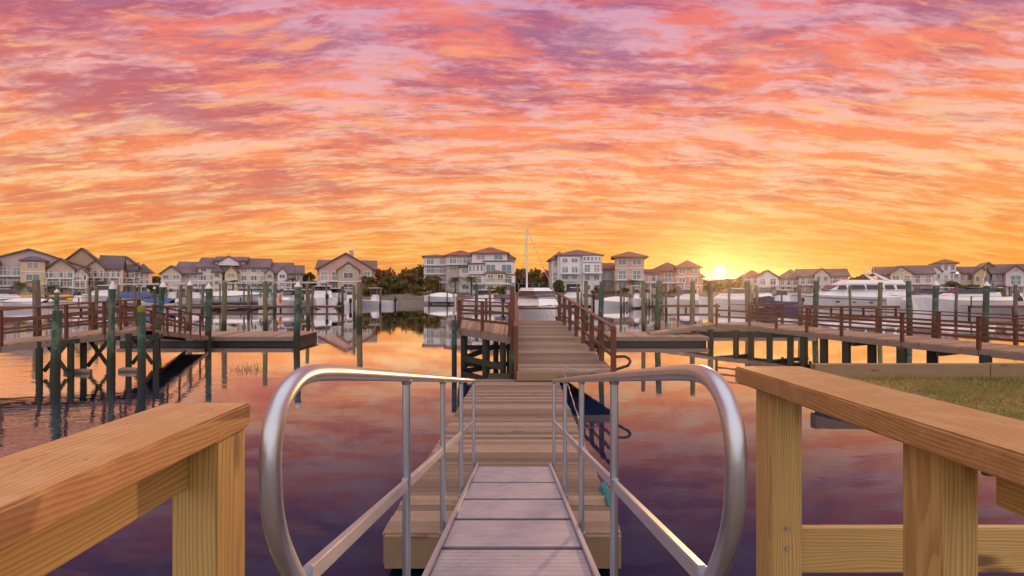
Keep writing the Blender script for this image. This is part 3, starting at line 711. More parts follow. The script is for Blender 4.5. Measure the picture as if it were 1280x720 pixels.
# ------------------------------------------------------------------ houses
def roof_mesh(x0, x1, y0, y1, z, kind, rise, o=.45, th=.22, inset=None):
    mb = MB(); x0 -= o; x1 += o; y0 -= o; y1 += o
    W, Dp = x1-x0, y1-y0
    if kind == 'hip':
        h = min(W, Dp)/2 if inset is None else inset
        if W >= Dp: a, b = (x0+min(h, W*.49), (y0+y1)/2, z+rise), (x1-min(h, W*.49), (y0+y1)/2, z+rise)
        else: a, b = ((x0+x1)/2, y0+min(h, Dp*.49), z+rise), ((x0+x1)/2, y1-min(h, Dp*.49), z+rise)
        vs = [(x0, y0, z), (x1, y0, z), (x1, y1, z), (x0, y1, z), (x0, y0, z-th), (x1, y0, z-th), (x1, y1, z-th), (x0, y1, z-th), a, b]
        if W >= Dp: fs = [(0, 1, 9, 8), (1, 2, 9), (2, 3, 8, 9), (3, 0, 8)]
        else: fs = [(0, 1, 8), (1, 2, 9, 8), (2, 3, 9), (3, 0, 8, 9)]
        fs += [(0, 4, 5, 1), (1, 5, 6, 2), (2, 6, 7, 3), (3, 7, 4, 0), (7, 6, 5, 4)]
        mb.add(vs, fs)
    elif kind == 'gx':      # ridge left to right
        ym = (y0+y1)/2
        mb.prism([(x0, y0, z), (x0, ym, z+rise), (x0, y1, z), (x0, y1, z-th), (x0, ym, z+rise-th*1.1), (x0, y0, z-th)], (W, 0, 0))
    elif kind == 'gy':      # gable towards the viewer
        xm = (x0+x1)/2
        mb.prism([(x0, y0, z), (xm, y0, z+rise), (x1, y0, z), (x1, y0, z-th), (xm, y0, z+rise-th*1.1), (x0, y0, z-th)], (0, Dp, 0))
    elif kind == 'shed':
        mb.prism([(x0, y0, z), (x0, y1, z+rise), (x0, y1, z+rise-th), (x0, y0, z-th)], (W, 0, 0))
    elif kind == 'flat':
        mb.box((x0, y0, z-th), (x1, y1, z+.02))
    return mb
def window(root, x, y, z, w_, h_, mull=1, tint=None):
    mb = MB(); f = .09
    mb.box((x-w_/2-f, y-.05, z-f), (x+w_/2+f, y+.02, z)); mb.box((x-w_/2-f, y-.05, z+h_), (x+w_/2+f, y+.02, z+h_+f))
    mb.box((x-w_/2-f, y-.05, z), (x-w_/2, y+.02, z+h_)); mb.box((x+w_/2, y-.05, z), (x+w_/2+f, y+.02, z+h_))
    for i in range(1, mull+1):
        xm = x-w_/2+w_*i/(mull+1); mb.box((xm-.03, y-.04, z), (xm+.03, y+.02, z+h_))
    fo = mb.build('window', m_white, root, world=False)
    MB().box((x-w_/2, y-.018, z), (x+w_/2, y+.015, z+h_)).build('pane', R.choice((m_gl, m_gl4, m_gl4, m_gl2, m_gl2, m_gl3)), fo, world=False)
def balcony(root, x0, x1, y, z, depth=1.3, posts=True, zb=None):
    mb = MB().box((x0, y-depth, z-.18), (x1, y-.06, z)); mb.box((x0, y-depth, z+.95), (x1, y-depth+.07, z+1.03))
    n = max(3, int((x1-x0)/.45))
    for i in range(n+1):
        x = x0+.035+(x1-x0-.07)*i/n; mb.box((x-.025, y-depth+.01, z), (x+.025, y-depth+.06, z+.95))
    o = mb.build('balcony', m_white, root, world=False)
    if posts:
        zb = 0 if zb is None else zb
        for x in (x0+.15, x1-.15, (x0+x1)/2):
            MB().box((x-.09, y-depth+.08, zb), (x+.09, y-depth+.26, z-.183)).build('balcony_post', m_white, o, world=False)
def house(label, px0, px1, d, base, blocks, name='house', cat='house', rz=0.0):
    """blocks in photo pixels: (x0, x1, y_eave, y_ridge, roof kind, wall, roof colour, forward offset m, depth m, storeys, bays, options)"""
    cx = (px0+px1)/2; s = d/640
    q = PX(cx, d)/d; rz = -.8*math.atan(q) if abs(q) > .12 else rz
    sx_ = s/(math.cos(rz)-q*math.sin(rz))          # a turned front covers a little more of the shore
    gz = H-(base-358)*s
    o = thing(name, label, cat, (PX(cx, d), d, gz), rz)
    for bk in blocks:
        x0, x1, ye, yr, kind, wall, rf, fw, dp, st, bays = bk[:11]; op = bk[11] if len(bk) > 11 else {}
        X0, X1 = (x0-cx)*sx_, (x1-cx)*sx_; ze = (base-ye)*s; rise = max(.05, (ye-yr)*s); zb = (base-op.get('bot', base))*s
        y0, y1 = -fw, -fw+dp
        stilt = op.get('stilt', 0)
        z0 = zb+stilt-(0 if stilt or zb > .1 else .6)
        mb = MB()
        if kind == 'gy': mb.prism([(X0, y0, z0), (X1, y0, z0), (X1, y0, ze-.05), ((X0+X1)/2, y0, ze+rise-.25), (X0, y0, ze-.05)], (0, dp, 0))
        elif kind == 'gx': mb.prism([(X0, y0, z0), (X0, y0, ze-.05), (X0, (y0+y1)/2, ze+rise-.25), (X0, y1, ze-.05), (X0, y1, z0)], (X1-X0, 0, 0))
        else: mb.box((X0, y0, z0), (X1, y1, ze-.1))
        mb.build('wall', S[wall], o, world=False)
        if kind != 'none':
            ro = roof_mesh(X0, X1, y0, y1, ze, kind, rise, op.get('o', .45)).build('roof', RF[rf], o, world=False)
            if op.get('chim'):
                xx = X0+(X1-X0)*op['chim']; MB().box((xx-.4, (y0+y1)/2-.4, ze+rise*.3), (xx+.4, (y0+y1)/2+.4, ze+rise+.7)).build('chimney', S[wall], ro, world=False)
        if stilt:
            for i in range(4):
                for yy in (y0+.25, y1-.25):
                    x = X0+.25+(X1-X0-.5)*i/3; MB().box((x-.15, yy-.15, zb-.6), (x+.15, yy+.15, zb+stilt-.003)).build('stilt', m_white, o, world=False)
        sh = (ze-zb-stilt)/max(1, st); bal = op.get('bal', []); skip = op.get('skip', [])
        for f in range(st):
            if f in skip: continue
            zf = zb+stilt+f*sh
            for i in range(bays):
                xm = X0+(X1-X0)*(i+.5)/bays; ww = min((X1-X0)/bays*.62, 1.9)*R.uniform(.8, 1)
                big_ = f in bal
                window(o, xm, y0, zf+(.12 if big_ else sh*.30), ww, sh*(.72 if big_ else .48), 1 if ww > .9 else 0)
            if f in bal: balcony(o, X0+.02, X1-.02, y0, zf, 1.3, op.get('posts', True), zb)
        if kind == 'gy' and op.get('attic'):
            window(o, (X0+X1)/2, y0, ze+rise*.12, min(1.6, (X1-X0)*.2), rise*.36)
        # band boards between storeys
        if op.get('band', True) and st > 1:
            for f in range(1, st):
                if f in bal: continue
                zf = zb+stilt+f*sh; MB().box((X0-.04, y0-.06, zf-.09), (X1+.04, y0-.003, zf+.09)).build('band_board', m_white, o, world=False)
        if op.get('dark'):
            a_, b_, c1, c2 = op['dark']; MB().box(((a_-cx)*sx_, y0-.05, (base-c2)*s), ((b_-cx)*sx_, y0-.003, (base-c1)*s)).build('garage_opening', m_black, o, world=False)
    return o
cond = dict(name='apartment_building', cat='apartments')
house('cream and grey condominium with broad gable and square yellow bay at the far left edge', 0, 112, 94, 369, [
    (-34, 108, 333, 311, 'gy', 'mauve', 'brown', 0, 4, 3, 9, dict(bal=[1, 2])),
    (30, 59, 326, 321, 'hip', 'yellow', 'dark', 2.2, 2.15, 3, 1, dict(o=.25)),
    (-34, 0, 335, 326, 'gx', 'beige', 'brown', 1.2, 1.18, 3, 2, dict(bal=[1])),
    (60, 96, 337, 322, 'gy', 'beige', 'brown', 1.4, 1.38, 3, 3, dict(bal=[1, 2])),
    (95, 112, 341, 333, 'gy', 'pale', 'brown', 1.0, 1.6, 3, 2, dict(bal=[1, 2], o=.3))], **cond)
house('beige condominium with long dark sloping roof right of the broad gabled one', 84, 152, 102, 368, [
    (74, 128, 333, 309.5, 'gy', 'tan', 'dark', -1, 4, 3, 5, dict(bal=[1, 2])),
    (108, 132, 336, 325, 'gy', 'beige', 'dark', 1.0, 3, 3, 3, dict(bal=[1, 2], o=.3)),
    (126, 152, 336, 318, 'gx', 'pale', 'dark', .2, 5, 3, 4, dict(bal=[1, 2]))], **cond)
house('mauve grey end block of the left condominium row with stepped dark roof', 140, 188, 110, 367, [
    (138, 176, 336, 320, 'gy', 'beige', 'dark', -.6, 3, 3, 3, dict(bal=[1, 2])),
    (150, 170, 338, 328, 'gx', 'mauve', 'dark', .8, 4, 3, 3, dict(bal=[1, 2])),
    (168, 187, 340, 329, 'hip', 'pale', 'dark', 0, 5, 3, 3, dict(bal=[1]))], **cond)
house('long cream condominium with stepped plum roofs and white gable dormers', 208, 382, 98, 368, [
    (208, 231, 343, 333, 'gy', 'cream', 'plum', 1.6, 8, 3, 2, dict(o=.3)),
    (222, 251, 342, 326.5, 'gx', 'mauve', 'plum', 0, 11, 3, 3, dict(bal=[1])),
    (249, 336, 334, 320.5, 'gx', 'cream', 'plum', 0, 13, 4, 7, dict(bal=[1, 2])),
    (268, 305, 325, 318.7, 'gx', 'pale', 'plum', -1.5, 10, 1, 1, dict(bot=333, skip=[0])),
    (274, 299, 328, 319.5, 'gy', 'white', 'plum', .6, 1.5, 1, 1, dict(bot=332, o=.2, skip=[0])),
    (283, 298, 340, 332, 'gy', 'yellow', 'plum', 2.0, 1.98, 3, 1, dict(o=.25)),
    (268, 279, 340, 333, 'hip', 'cream', 'plum', 1.8, 1.78, 3, 1, dict(o=.25)),
    (336, 367, 341, 325.5, 'gx', 'cream', 'plum', .3, 12, 3, 3, dict(bal=[1])),
    (349, 361, 341, 333.5, 'gy', 'white', 'plum', 1.6, 1.28, 3, 1, dict(o=.2)),
    (333, 344, 341, 334.5, 'gy', 'beige', 'plum', 1.6, 1.28, 3, 1, dict(o=.2)),
    (366, 382, 341, 329, 'gx', 'mauve', 'plum', 0, 11, 3, 1, dict())], **cond)
house('pink beach house with one broad front gable and white balconies', 392, 470, 98, 366, [
    (396, 469, 336, 323, 'gx', 'pink', 'brown', -1.0, 11, 3, 1, dict(skip=[0, 1, 2])),
    (399, 466, 336, 315.5, 'gy', 'pink', 'brown', 0, 9, 2, 5, dict(bal=[1], chim=.58)),
    (423, 449, 338, 327, 'gy', 'beige', 'brown', 1.4, 1.38, 2, 1, dict(o=.3, attic=True))])
house('pale flat roofed villa with wide white balconies behind the palms', 530, 563, 106, 364, [
    (530, 562, 320, 317, 'hip', 'pale', 'brown', 0, 9, 4, 2, dict(bal=[1, 2, 3], posts=False, band=False))])
house('narrow lilac villa with pyramid roof between the two white villas', 556, 590, 104, 364, [
    (558, 592, 319, 311.5, 'hip', 'mauve', 'red', .5, 7, 4, 2, dict(bal=[3], skip=[1], posts=False, band=False)),
    (575, 590, 334, 333.6, 'flat', 'white', 'brown', 1.2, 1.1, 3, 1, dict(o=.15))])
house('large white villa with hipped red roof and stepped terraces left of the mast', 583, 645, 100, 366, [
    (590, 634, 316, 307, 'hip', 'white', 'red', 0, 9, 2, 2, dict(bot=340, skip=[0])),
    (586, 605, 329, 328, 'flat', 'white', 'brown', 1.2, 9, 1, 4, dict(bot=343, o=.3)),
    (604, 643, 326, 325.6, 'flat', 'white', 'brown', .6, 9, 1, 2, dict(bot=349, o=.1, bal=[])),
    (588, 644, 343, 342.6, 'flat', 'white', 'brown', 1.6, 9, 2, 3, dict(band=False, bal=[1], posts=False, o=.1)),
    (608, 632, 341, 338, 'hip', 'yellow', 'brown', 2.6, 3, 2, 2, dict(o=.15)),
    (631, 643, 322, 317, 'hip', 'pale', 'red', -1, 5, 1, 1, dict(bot=332, o=.3))])
house('tall white house with long hipped roof and row of small top windows', 690, 752, 98, 366, [
    (690, 711, 323, 313, 'hip', 'pale', 'brown', -1.2, 9, 3, 2, dict(bal=[1])),
    (697, 752, 318.5, 310, 'hip', 'white', 'brown', 0, 9, 4, 6, dict(skip=[0, 1, 2, 3], band=False, dark=(708, 725, 355, 365))),
    (700, 724, 321, 320, 'none', 'white', 'brown', .45, .44, 3, 2, dict(bot=352, bal=[1], posts=False, band=False)),
    (728, 751, 319.5, 319, 'none', 'white', 'brown', .6, .59, 1, 5, dict(bot=328)),
    (728, 751, 328.5, 328, 'none', 'white', 'brown', .6, .59, 3, 2, dict(bal=[2], posts=False))])
house('small blue white cottage squeezed between the tall white and pink houses', 750, 770, 106, 363, [
    (749, 768, 336, 327.5, 'gx', 'white', 'red', 0, 8, 2, 2, dict(bal=[1]))])
house('square pink three storey house with overhanging pyramid roof', 766, 808, 98, 364, [
    (769, 805, 320.5, 313, 'hip', 'pink', 'red', 0, 8, 3, 2, dict(o=.8, bal=[1], posts=False)),
    (803, 822, 341, 335, 'shed', 'pink', 'red', -1, 6, 2, 2, dict(bal=[1]))])
house('salmon house with low hipped roof just left of the sun', 815, 876, 100, 368, [
    (814, 856, 338, 326.5, 'hip', 'salmon', 'red', 0, 8, 2, 3, dict(bal=[1])),
    (845, 874, 334, 324.5, 'hip', 'salmon', 'red', .8, 9, 3, 2, dict()),
    (866, 878, 346, 338, 'hip', 'salmon', 'red', 0, 8, 2, 1, dict())])
house('white cottage with two small red gables right of the sun', 928, 975, 108, 366, [
    (930, 951, 344, 337, 'hip', 'pink', 'red', 0, 8, 2, 2, dict(bal=[1])),
    (946, 972, 347, 337, 'gy', 'white', 'red', .8, 8, 2, 2, dict(bal=[1]))])
house('brown roofed tan house behind the bow of the large yacht', 974, 1010, 112, 366, [
    (974, 1006, 348, 336, 'hip', 'tan', 'brown', 0, 9, 2, 4, dict(bal=[1]))])
house('white trimmed house with front gable rising behind the large yacht', 1004, 1062, 108, 366, [
    (998, 1060, 345, 335, 'gx', 'pink', 'brown', -.5, 9, 2, 6, dict(bal=[1])),
    (1018, 1036, 343, 335, 'gy', 'pale', 'brown', .8, 5, 2, 2, dict(o=.3))])
house('wide pale house with front gable and tall blue windows right of the yacht', 1096, 1168, 102, 367, [
    (1096, 1124, 343, 332, 'gx', 'beige', 'brown', -.4, 8, 2, 3, dict()),
    (1112, 1140, 342, 332, 'gy', 'cream', 'brown', .8, 9, 2, 2, dict(attic=True, o=.3)),
    (1128, 1166, 342, 331, 'gx', 'pale', 'plum', 0, 9, 2, 3, dict(bal=[1], posts=False))])
house('white tower house with small hipped roof cap and dark balcony', 1160, 1200, 106, 367, [
    (1170, 1195, 328.5, 323.5, 'hip', 'white', 'red', 0, 6, 3, 3, dict(bal=[1], posts=False, o=.5)),
    (1160, 1176, 339, 331, 'gy', 'white', 'brown', .8, 6, 2, 2, dict(o=.3)),
    (1190, 1200, 340, 336, 'shed', 'pale', 'red', .3, 6, 2, 1, dict(o=.2))])
lamp_m, t, b = newmat('lit_porch_lamp'); t.put(b, 'Emission Color', (1, .8, .5)); t.put(b, 'Emission Strength', 3.0)
p = P(1196.5, 341, 104.5); pl = thing('porch_lamp', 'small lit porch lamp on the side of the white tower house', 'lamp', p)
MB().blob(p, (.17, .17, .2)).build('globe', lamp_m, pl); MB().box(p+Vector((-.04, 0, -.35)), p+Vector((.04, 1.2, -.22))).build('bracket', m_black, pl)
house('cream house with dark red side roof right of the white tower house', 1199, 1226, 104, 367, [
    (1199, 1224, 341, 332.5, 'gx', 'cream', 'plum', 0, 8, 2, 3, dict())])
house('grey and cream house with two stepped front gables near the right edge', 1216, 1256, 101, 367, [
    (1222, 1252, 340, 327, 'gy', 'beige', 'brown', -1, 9, 2, 3, dict(attic=True)),
    (1216, 1236, 343, 333, 'gy', 'yellow', 'plum', .8, 6, 2, 2, dict(o=.3)),
    (1236, 1252, 344, 341, 'shed', 'grey', 'plum', .5, 6, 2, 1, dict(o=.2))])
house('grey stilt house with arched white gable at the right edge', 1240, 1290, 97, 366, [
    (1242, 1292, 341, 329, 'gx', 'grey', 'dark', -.5, 9, 2, 4, dict()),
    (1255, 1280, 341, 331.5, 'gy', 'pale', 'dark', 1.6, 5, 1, 1, dict(stilt=1.4, bal=[0], posts=False, o=.3, attic=True))])

# ------------------------------------------------------------------ trees, palms, bushes
def tree(label, px, d, base, top, wpx, leaf, name='tree', group='trees on the far shore', n=1900):
    s = d/640; x = PX(px, d); gz = H-(base-358)*s; h = (base-top)*s; w_ = wpx*s
    o = thing(name, label, 'tree' if name == 'tree' else 'bush', (x, d, gz), 0, group)
    Rt = random.Random(int(px*7+d))
    if name == 'tree':
        mb = MB(); mb.tube([(x, d, gz-.5), (x+.1, d, gz+h*.25), (x-.05, d, gz+h*.6)], [.2, .15, .08], 8)
        for k in range(5):
            a = Rt.random()*6.28; z0 = gz+h*Rt.uniform(.2, .45)
            mb.tube([(x, d, z0), (x+math.cos(a)*w_*.2, d+math.sin(a)*w_*.2, z0+h*.18), (x+math.cos(a)*w_*.34, d+math.sin(a)*w_*.34, z0+h*.35)], [.1, .06, .03], 6)
        mb.build('trunk', m_bark, o)
    lob = []
    lo_ = .0
    for k in range(26 if name == 'tree' else 9):
        a = Rt.random()*6.28; rr = Rt.random()**.6
        zc = gz+h*Rt.uniform(lo_+.12, .84); cut = 1-.55*max(0, (zc-gz)/h-.5)*2
        lob.append((x+math.cos(a)*w_*.42*rr*cut, d+math.sin(a)*w_*.42*rr*cut, zc, w_*Rt.uniform(.12, .21), h*Rt.uniform(.09, .17)))
    mb = MB()
    for k in range(n):
        c_ = lob[Rt.randrange(len(lob))]
        v = Vector((Rt.gauss(0, 1), Rt.gauss(0, 1), Rt.gauss(0, 1))).normalized()*Rt.uniform(.55, 1.12)
        p = Vector((c_[0]+v.x*c_[3], c_[1]+v.y*c_[3], c_[2]+v.z*c_[4]))
        if p.z < gz+.05: continue
        q = Rt.uniform(.14, .36)*(1 if name == 'tree' else .8)
        u = Vector((Rt.gauss(0, 1), Rt.gauss(0, 1), Rt.gauss(0, 1))).normalized(); vv = u.cross(Vector((Rt.gauss(0, 1), Rt.gauss(0, 1), Rt.gauss(0, 1)))).normalized()
        mb.add([p-u*q-vv*q*.5, p+u*q*.2-vv*q, p+u*q+vv*q*.5, p-u*q*.2+vv*q], [(0, 1, 2, 3)])
    mb.build('crown', leaf, o)
    return o
for a in [
  ('dark low tree in the gap right of the left condominium row', 194, 118, 368, 344, 22, L2),
  ('small green tree beside the left end of the long cream condominium', 203, 110, 368, 347, 16, L1),
  ('dark tree between the long cream condominium and pink gabled house', 386, 112, 368, 340, 24, L2),
  ('low olive tree touching the right wall of the pink gabled house', 463, 96, 368, 345, 26, L1),
  ('round brown olive tree right of the pink gabled house', 480, 108, 368, 336, 42, L3),
  ('low dark tree in front of the tree row before the flat roofed villa', 492, 101, 368, 344, 40, L2),
  ('brown tree in the middle of the tree row before the flat roofed villa', 505, 112, 368, 338, 46, L3),
  ('tallest tree of the row, just left of the flat roofed villa', 521, 116, 368, 330, 48, L1),
  ('green tree in front of the left wall of the flat roofed villa', 541, 99, 368, 344, 26, L1),
  ('rusty tree behind the sailboat mast', 652, 122, 366, 335, 26, L3),
  ('olive tree right of the sailboat mast', 668, 118, 366, 334, 30, L1),
  ('brown tree against the left wall of the tall white house', 685, 112, 366, 338, 26, L3),
  ('small dark tree below the left corner of the tall white house', 699, 94, 368, 350, 16, L2),
  ('reddish tree right beside the salmon house in the sun glow', 879, 122, 367, 347, 22, L3),
  ('low rusty tree straight below the sun', 892, 128, 366, 349, 26, L3),
  ('low olive tree just right of the point below the sun', 908, 124, 366, 348, 26, L1),
  ('rusty round tree left of the white cottage with red gables', 923, 118, 367, 344, 26, L3),
  ('brown tree above the yacht deck left of the wide pale house', 1074, 124, 366, 345, 26, L3),
  ('dark tree behind the yacht cabin beside the wide pale house', 1090, 118, 366, 346, 22, L2),
  ('dark tree line clump between the white terraced villa and the mast', 648, 112, 367, 346, 26, L2),
  ('low tree between the mast and the tall white house', 677, 112, 367, 347, 30, L2),
  ('low hedge tree behind the small blue white cottage', 759, 122, 366, 348, 26, L2),
  ('dark tree between the square pink house and the salmon house', 815, 124, 366, 349, 26, L1),
  ('broad low tree under the sun beside the salmon house', 884, 116, 367, 351, 26, L1),
  ('broad low dark tree under the sun glow', 899, 114, 367, 352, 28, L2),
  ('broad low rusty tree left of the red gabled cottage', 915, 112, 367, 350, 26, L3),
  ('dark tree behind the white trimmed house right gable', 1064, 116, 366, 348, 24, L2),
  ('brown tree peeking left of the wide pale house', 1083, 128, 366, 343, 20, L3),
  ('dark tree in the gap beside the cream house at right', 1228, 120, 366, 345, 24, L2),
  ('dark tree between the stepped gable house and stilt house', 1243, 118, 366, 344, 22, L2),
  ('low green tree in the gap before the long cream condominium', 198, 100, 368, 353, 24, L1),
  ('low green tree right of the long cream condominium', 389, 100, 368, 350, 22, L1),
  ('broad dark tree at the right end of the tree row', 531, 108, 368, 342, 30, L2),
  ('low olive tree right of the pink gabled house near the walkway', 472, 98, 368, 350, 26, L2),
  ('olive tree in the gap behind the brown roofed tan house', 982, 126, 366, 343, 26, L1)]:
    tree(*a)
for a in [
  ('dark bush in front of the white tower house', 1190, 97, 366, 350, 26, L2), ('long low dark bush below the cream house at right', 1212, 96, 366, 355, 24, L2),
  ('green bush under the grey stilt house', 1248, 95, 367, 356, 18, L1), ('dark green bush below the first condominium balcony', 6, 93, 369, 356, 20, L2),
  ('dark hedge bush beneath the square yellow bay', 48, 92.8, 369, 359, 24, L2), ('round bush left of the seawall lawn by the pink house', 520, 97, 369, 358, 24, L1),
  ('low bush at the white villa terrace', 612, 95, 369, 358, 18, L1), ('grey green bush by the white villa steps', 627, 94.5, 369, 357, 14, L2),
  ('clipped bush under the tall white house', 743, 95, 368, 358, 14, L1), ('small bush beneath the square pink house', 780, 94.5, 368, 359, 18, L2),
  ('low bush under the salmon house', 838, 95, 368, 360, 22, L3)]:
    tree(*a, name='bush', group='bushes on the far shore', n=420)
def palm(label, px, d, base, top, wpx, n=20):
    wpx *= 1.15; s = d/640; x = PX(px, d); gz = H-(base-358)*s; h = (base-top)*s; r = wpx*s/2
    o = thing('palm_tree', label, 'palm tree', (x, d, gz), 0, 'palms on the far shore'); Rt = random.Random(int(px*3))
    zc = gz+h-r*.75
    MB().tube([(x, d, gz-.4), (x+.08, d, gz+(zc-gz)*.5), (x, d, zc)], [.19, .15, .14], 8).build('trunk', m_bark, o)
    mb = MB()
    for k in range(n*2):
        a = Rt.random()*6.28; up = Rt.uniform(-.35, 1.0); L_ = r*Rt.uniform(.8, 1.1)
        dirv = Vector((math.cos(a), math.sin(a), up)).normalized(); pts = []
        for i in range(5):
            u = i/4; pts.append(Vector((x, d, zc))+dirv*L_*u+Vector((0, 0, -.55*L_*u*u)))
        sd_ = dirv.cross(Vector((0, 0, 1))).normalized()
        for i in range(4):
            p, q = pts[i], pts[i+1]
            for j in range(3):
                m_ = p.lerp(q, j/3); e = p.lerp(q, (j+.5)/3)
                for sg in (-1, 1):
                    tip = m_+sd_*sg*L_*.30*(1-.6*i/4)+Vector((0, 0, -L_*.14))+dirv*.1
                    mb.add([m_, e, tip], [(0, 1, 2)])
    mb.build('crown', L4, o)
for a in [('full palm in front of the condominium at the far left', 28, 91, 370, 343, 28), ('palm in front of the first condominium right of the yellow bay', 65, 91, 370, 349, 22),
  ('palm before the beige condominium above a slanted white boat', 126, 91, 370, 343, 24), ('thin palm in front of the end block of the left condominium row', 160, 92.5, 370, 347, 18),
  ('slim palm in front of the yellow gabled bay of the long condominium', 291, 92.6, 370, 345, 15), ('round palm below the plum roofs of the long condominium', 330, 92.8, 370, 345, 20),
  ('tall palm at the right end of the long cream condominium', 366, 92.6, 370, 340, 19), ('palm left of the lilac villa', 569, 94, 369, 338, 24),
  ('palm right of the other one before the white terraced villa', 589, 95, 369, 339, 20), ('dark palm in front of the square pink house', 791, 93, 369, 344, 17)]:
    palm(*a)

# ------------------------------------------------------------------ boats
def hull_mesh(L, B, fb, dr=.35, flare=.82, bowrise=.35, n=14):
    """bow towards +X, stern at -L/2; z = 0 is the waterline"""
    mb = MB(); sec = []
    for i in range(n+1):
        u = i/n; x = -L/2+L*u
        wd = B/2*(1-max(0, (u-.45)/.55)**2.2)*(.92+.08*min(1, u/.2)); wd = max(wd, .012)
        zs = fb*(1+bowrise*u*u); kz = -dr*(1-max(0, (u-.7)/.3)**2*.9)
        fl = flare-.28*u
        sec.append([(x, 0, kz), (x-.0, wd*fl, kz*.25+.02), (x+.04*u*L*.2, wd, zs), (x+.04*u*L*.2, wd*.94, zs+.02), (x, 0, zs+.05)])
    vs = []; row = []
    for s_ in sec:
        full = s_+[(p[0], -p[1], p[2]) for p in s_[::-1][1:-1]]; row.append(len(full)); vs += full
    k = row[0]
    fs = [(i*k+j, i*k+(j+1) % k, (i+1)*k+(j+1) % k, (i+1)*k+j) for i in range(n) for j in range(k)]
    fs += [tuple(range(k))[::-1], tuple(range(n*k, n*k+k))]
    return mb.add(vs, fs)
def cabin(mb, x0, x1, w0, w1, z0, z1, fs=.5, bs=.15, mi=0):
    """tapered deckhouse: fs/bs = how far front and back lean"""
    mb.hexa([(x0, -w0, z0), (x1, -w1, z0), (x1, w1, z0), (x0, w0, z0), (x0+bs, -w0*.86, z1), (x1-fs, -w1*.8, z1), (x1-fs, w1*.8, z1), (x0+bs, w0*.86, z1)], mi)
def motorboat(label, px, d, wl, L, B, rz, kind='console', hullm=None, cover=None, lift=0.0):
    """wl unused when None: boats float, those on lifts hang a little above the water"""
    x = PX(px, d); o = thing('motorboat', label, 'boat', (x, d, lift), rz, 'boats moored in the marina')
    hullm = hullm or m_gel; fb = .34*B if kind != 'cruiser' else .42*B
    hull_mesh(L, B, fb).build('hull', hullm, o, world=False)
    MB().tube([(-L*.48, -B*.47, fb), (-L*.1, -B*.505, fb*1.04), (L*.2, -B*.47, fb*1.16), (L*.42, -B*.22, fb*1.29)], .045, 6).build('rub_rail', m_navy if hullm is m_gel else m_white, o, world=False)
    MB().tube([(-L*.49, -B*.40, .10), (-L*.1, -B*.425, .10), (L*.2, -B*.37, .12), (L*.40, -B*.16, .16)], .05, 6).build('boot_stripe', m_navy if hullm is m_gel else m_white, o, world=False)
    if kind == 'console':
        mb = MB(); cabin(mb, -L*.08, L*.10, B*.16, B*.16, fb, fb+1.0, .25, .05); mb.build('console', m_gel, o, world=False)
        mb = MB(); cabin(mb, L*.0, L*.095, B*.15, B*.15, fb+1.003, fb+1.45, .28, .02); mb.build('windscreen', m_tgl, o, world=False)
        mb = MB(); mb.box((-L*.13, -B*.30, fb+2.0), (L*.12, B*.30, fb+2.09)); tt = mb.build('t_top', cover or m_white, o, world=False)
        for sx_ in (-.1, .08):
            for sy in (-.24, .24): MB().tube([(L*sx_, B*sy, fb), (L*sx_*.9, B*sy, fb+2.0)], .03, 6).build('top_leg', m_steel, o, world=False)
    elif kind == 'cruiser':
        mb = MB(); cabin(mb, -L*.22, L*.28, B*.40, B*.30, fb, fb+.95, 1.2, .1); mb.build('cabin', m_gel, o, world=False)
        mb = MB(); cabin(mb, -L*.16, L*.16, B*.36, B*.30, fb+.953, fb+1.55, .9, .1); mb.build('windscreen', m_tgl, o, world=False)
        mb = MB(); mb.box((-L*.25, -B*.31, fb+1.553), (L*.04, B*.31, fb+1.66)); mb.build('hard_top', cover or m_gel, o, world=False)
        mb = MB(); pts = [(-L*.05, -B*.47, fb), (L*.0, -B*.47, fb+.55), (L*.25, -B*.40, fb*1.15+.5), (L*.46, -B*.05, fb*1.3+.5), (L*.46, B*.05, fb*1.3+.5), (L*.25, B*.40, fb*1.15+.5), (L*.0, B*.47, fb+.55)]
        mb.tube(pts, .028, 6); mb.build('bow_rail', m_steel, o, world=False)
    elif kind == 'covered':
        mb = MB(); n = 8; vs = []
        for i in range(n+1):
            u = i/n; xx = -L*.47+L*.88*u; ww = B*.48*(1-max(0, (u-.5)/.5)**2.2)+.02; hh = .75*math.sin(PI*min(1, u*.75+.22))
            vs += [(xx, -ww, fb*(1+.35*u*u)+.03), (xx, -ww*.5, fb*(1+.35*u*u)+.03+hh*.7), (xx, 0, fb*(1+.35*u*u)+.05+hh), (xx, ww*.5, fb*(1+.35*u*u)+.03+hh*.7), (xx, ww, fb*(1+.35*u*u)+.03)]
        mb.add(vs, [(i*5+j, i*5+j+1, (i+1)*5+j+1, (i+1)*5+j) for i in range(n) for j in range(4)], smooth=True); mb.build('canvas_cover', cover or m_blue, o, world=False)
    if kind == 'cruiser': MB().tube([(-L*.12, B*.2, fb+1.6), (-L*.16, B*.2, fb+3.6)], .022, 5).build('antenna', m_white, o, world=False)
    for k in (-.25, .12): MB().blob((L*k, -B*.53, fb*.55), (.11, .11, .28), n=7).build('fender', m_navy if k > 0 else m_white, o, world=False)
    mb = MB(); mb.blob((-L*.5-.25, 0, fb+.25), (.30, .25, .38)); mb.box((-L*.5-.33, -.1, -.5), (-L*.5-.12, .1, fb)); mb.build('outboard_motor', m_black if kind != 'covered' else m_white, o, world=False)
    if lift:
        for sx_ in (-.3, .3):
            MB().box((L*sx_-.1, -B*.6, -.52), (L*sx_+.1, B*.6, -.37)).build('lift_cradle', m_pdark, o, world=False)
            for sy in (-.62, .62): MB().tube([(L*sx_, B*sy, -lift-1), (L*sx_, B*sy, 1.9)], .12, 8).build('lift_post', m_pgrey, o, world=False)
    return o
A = math.radians
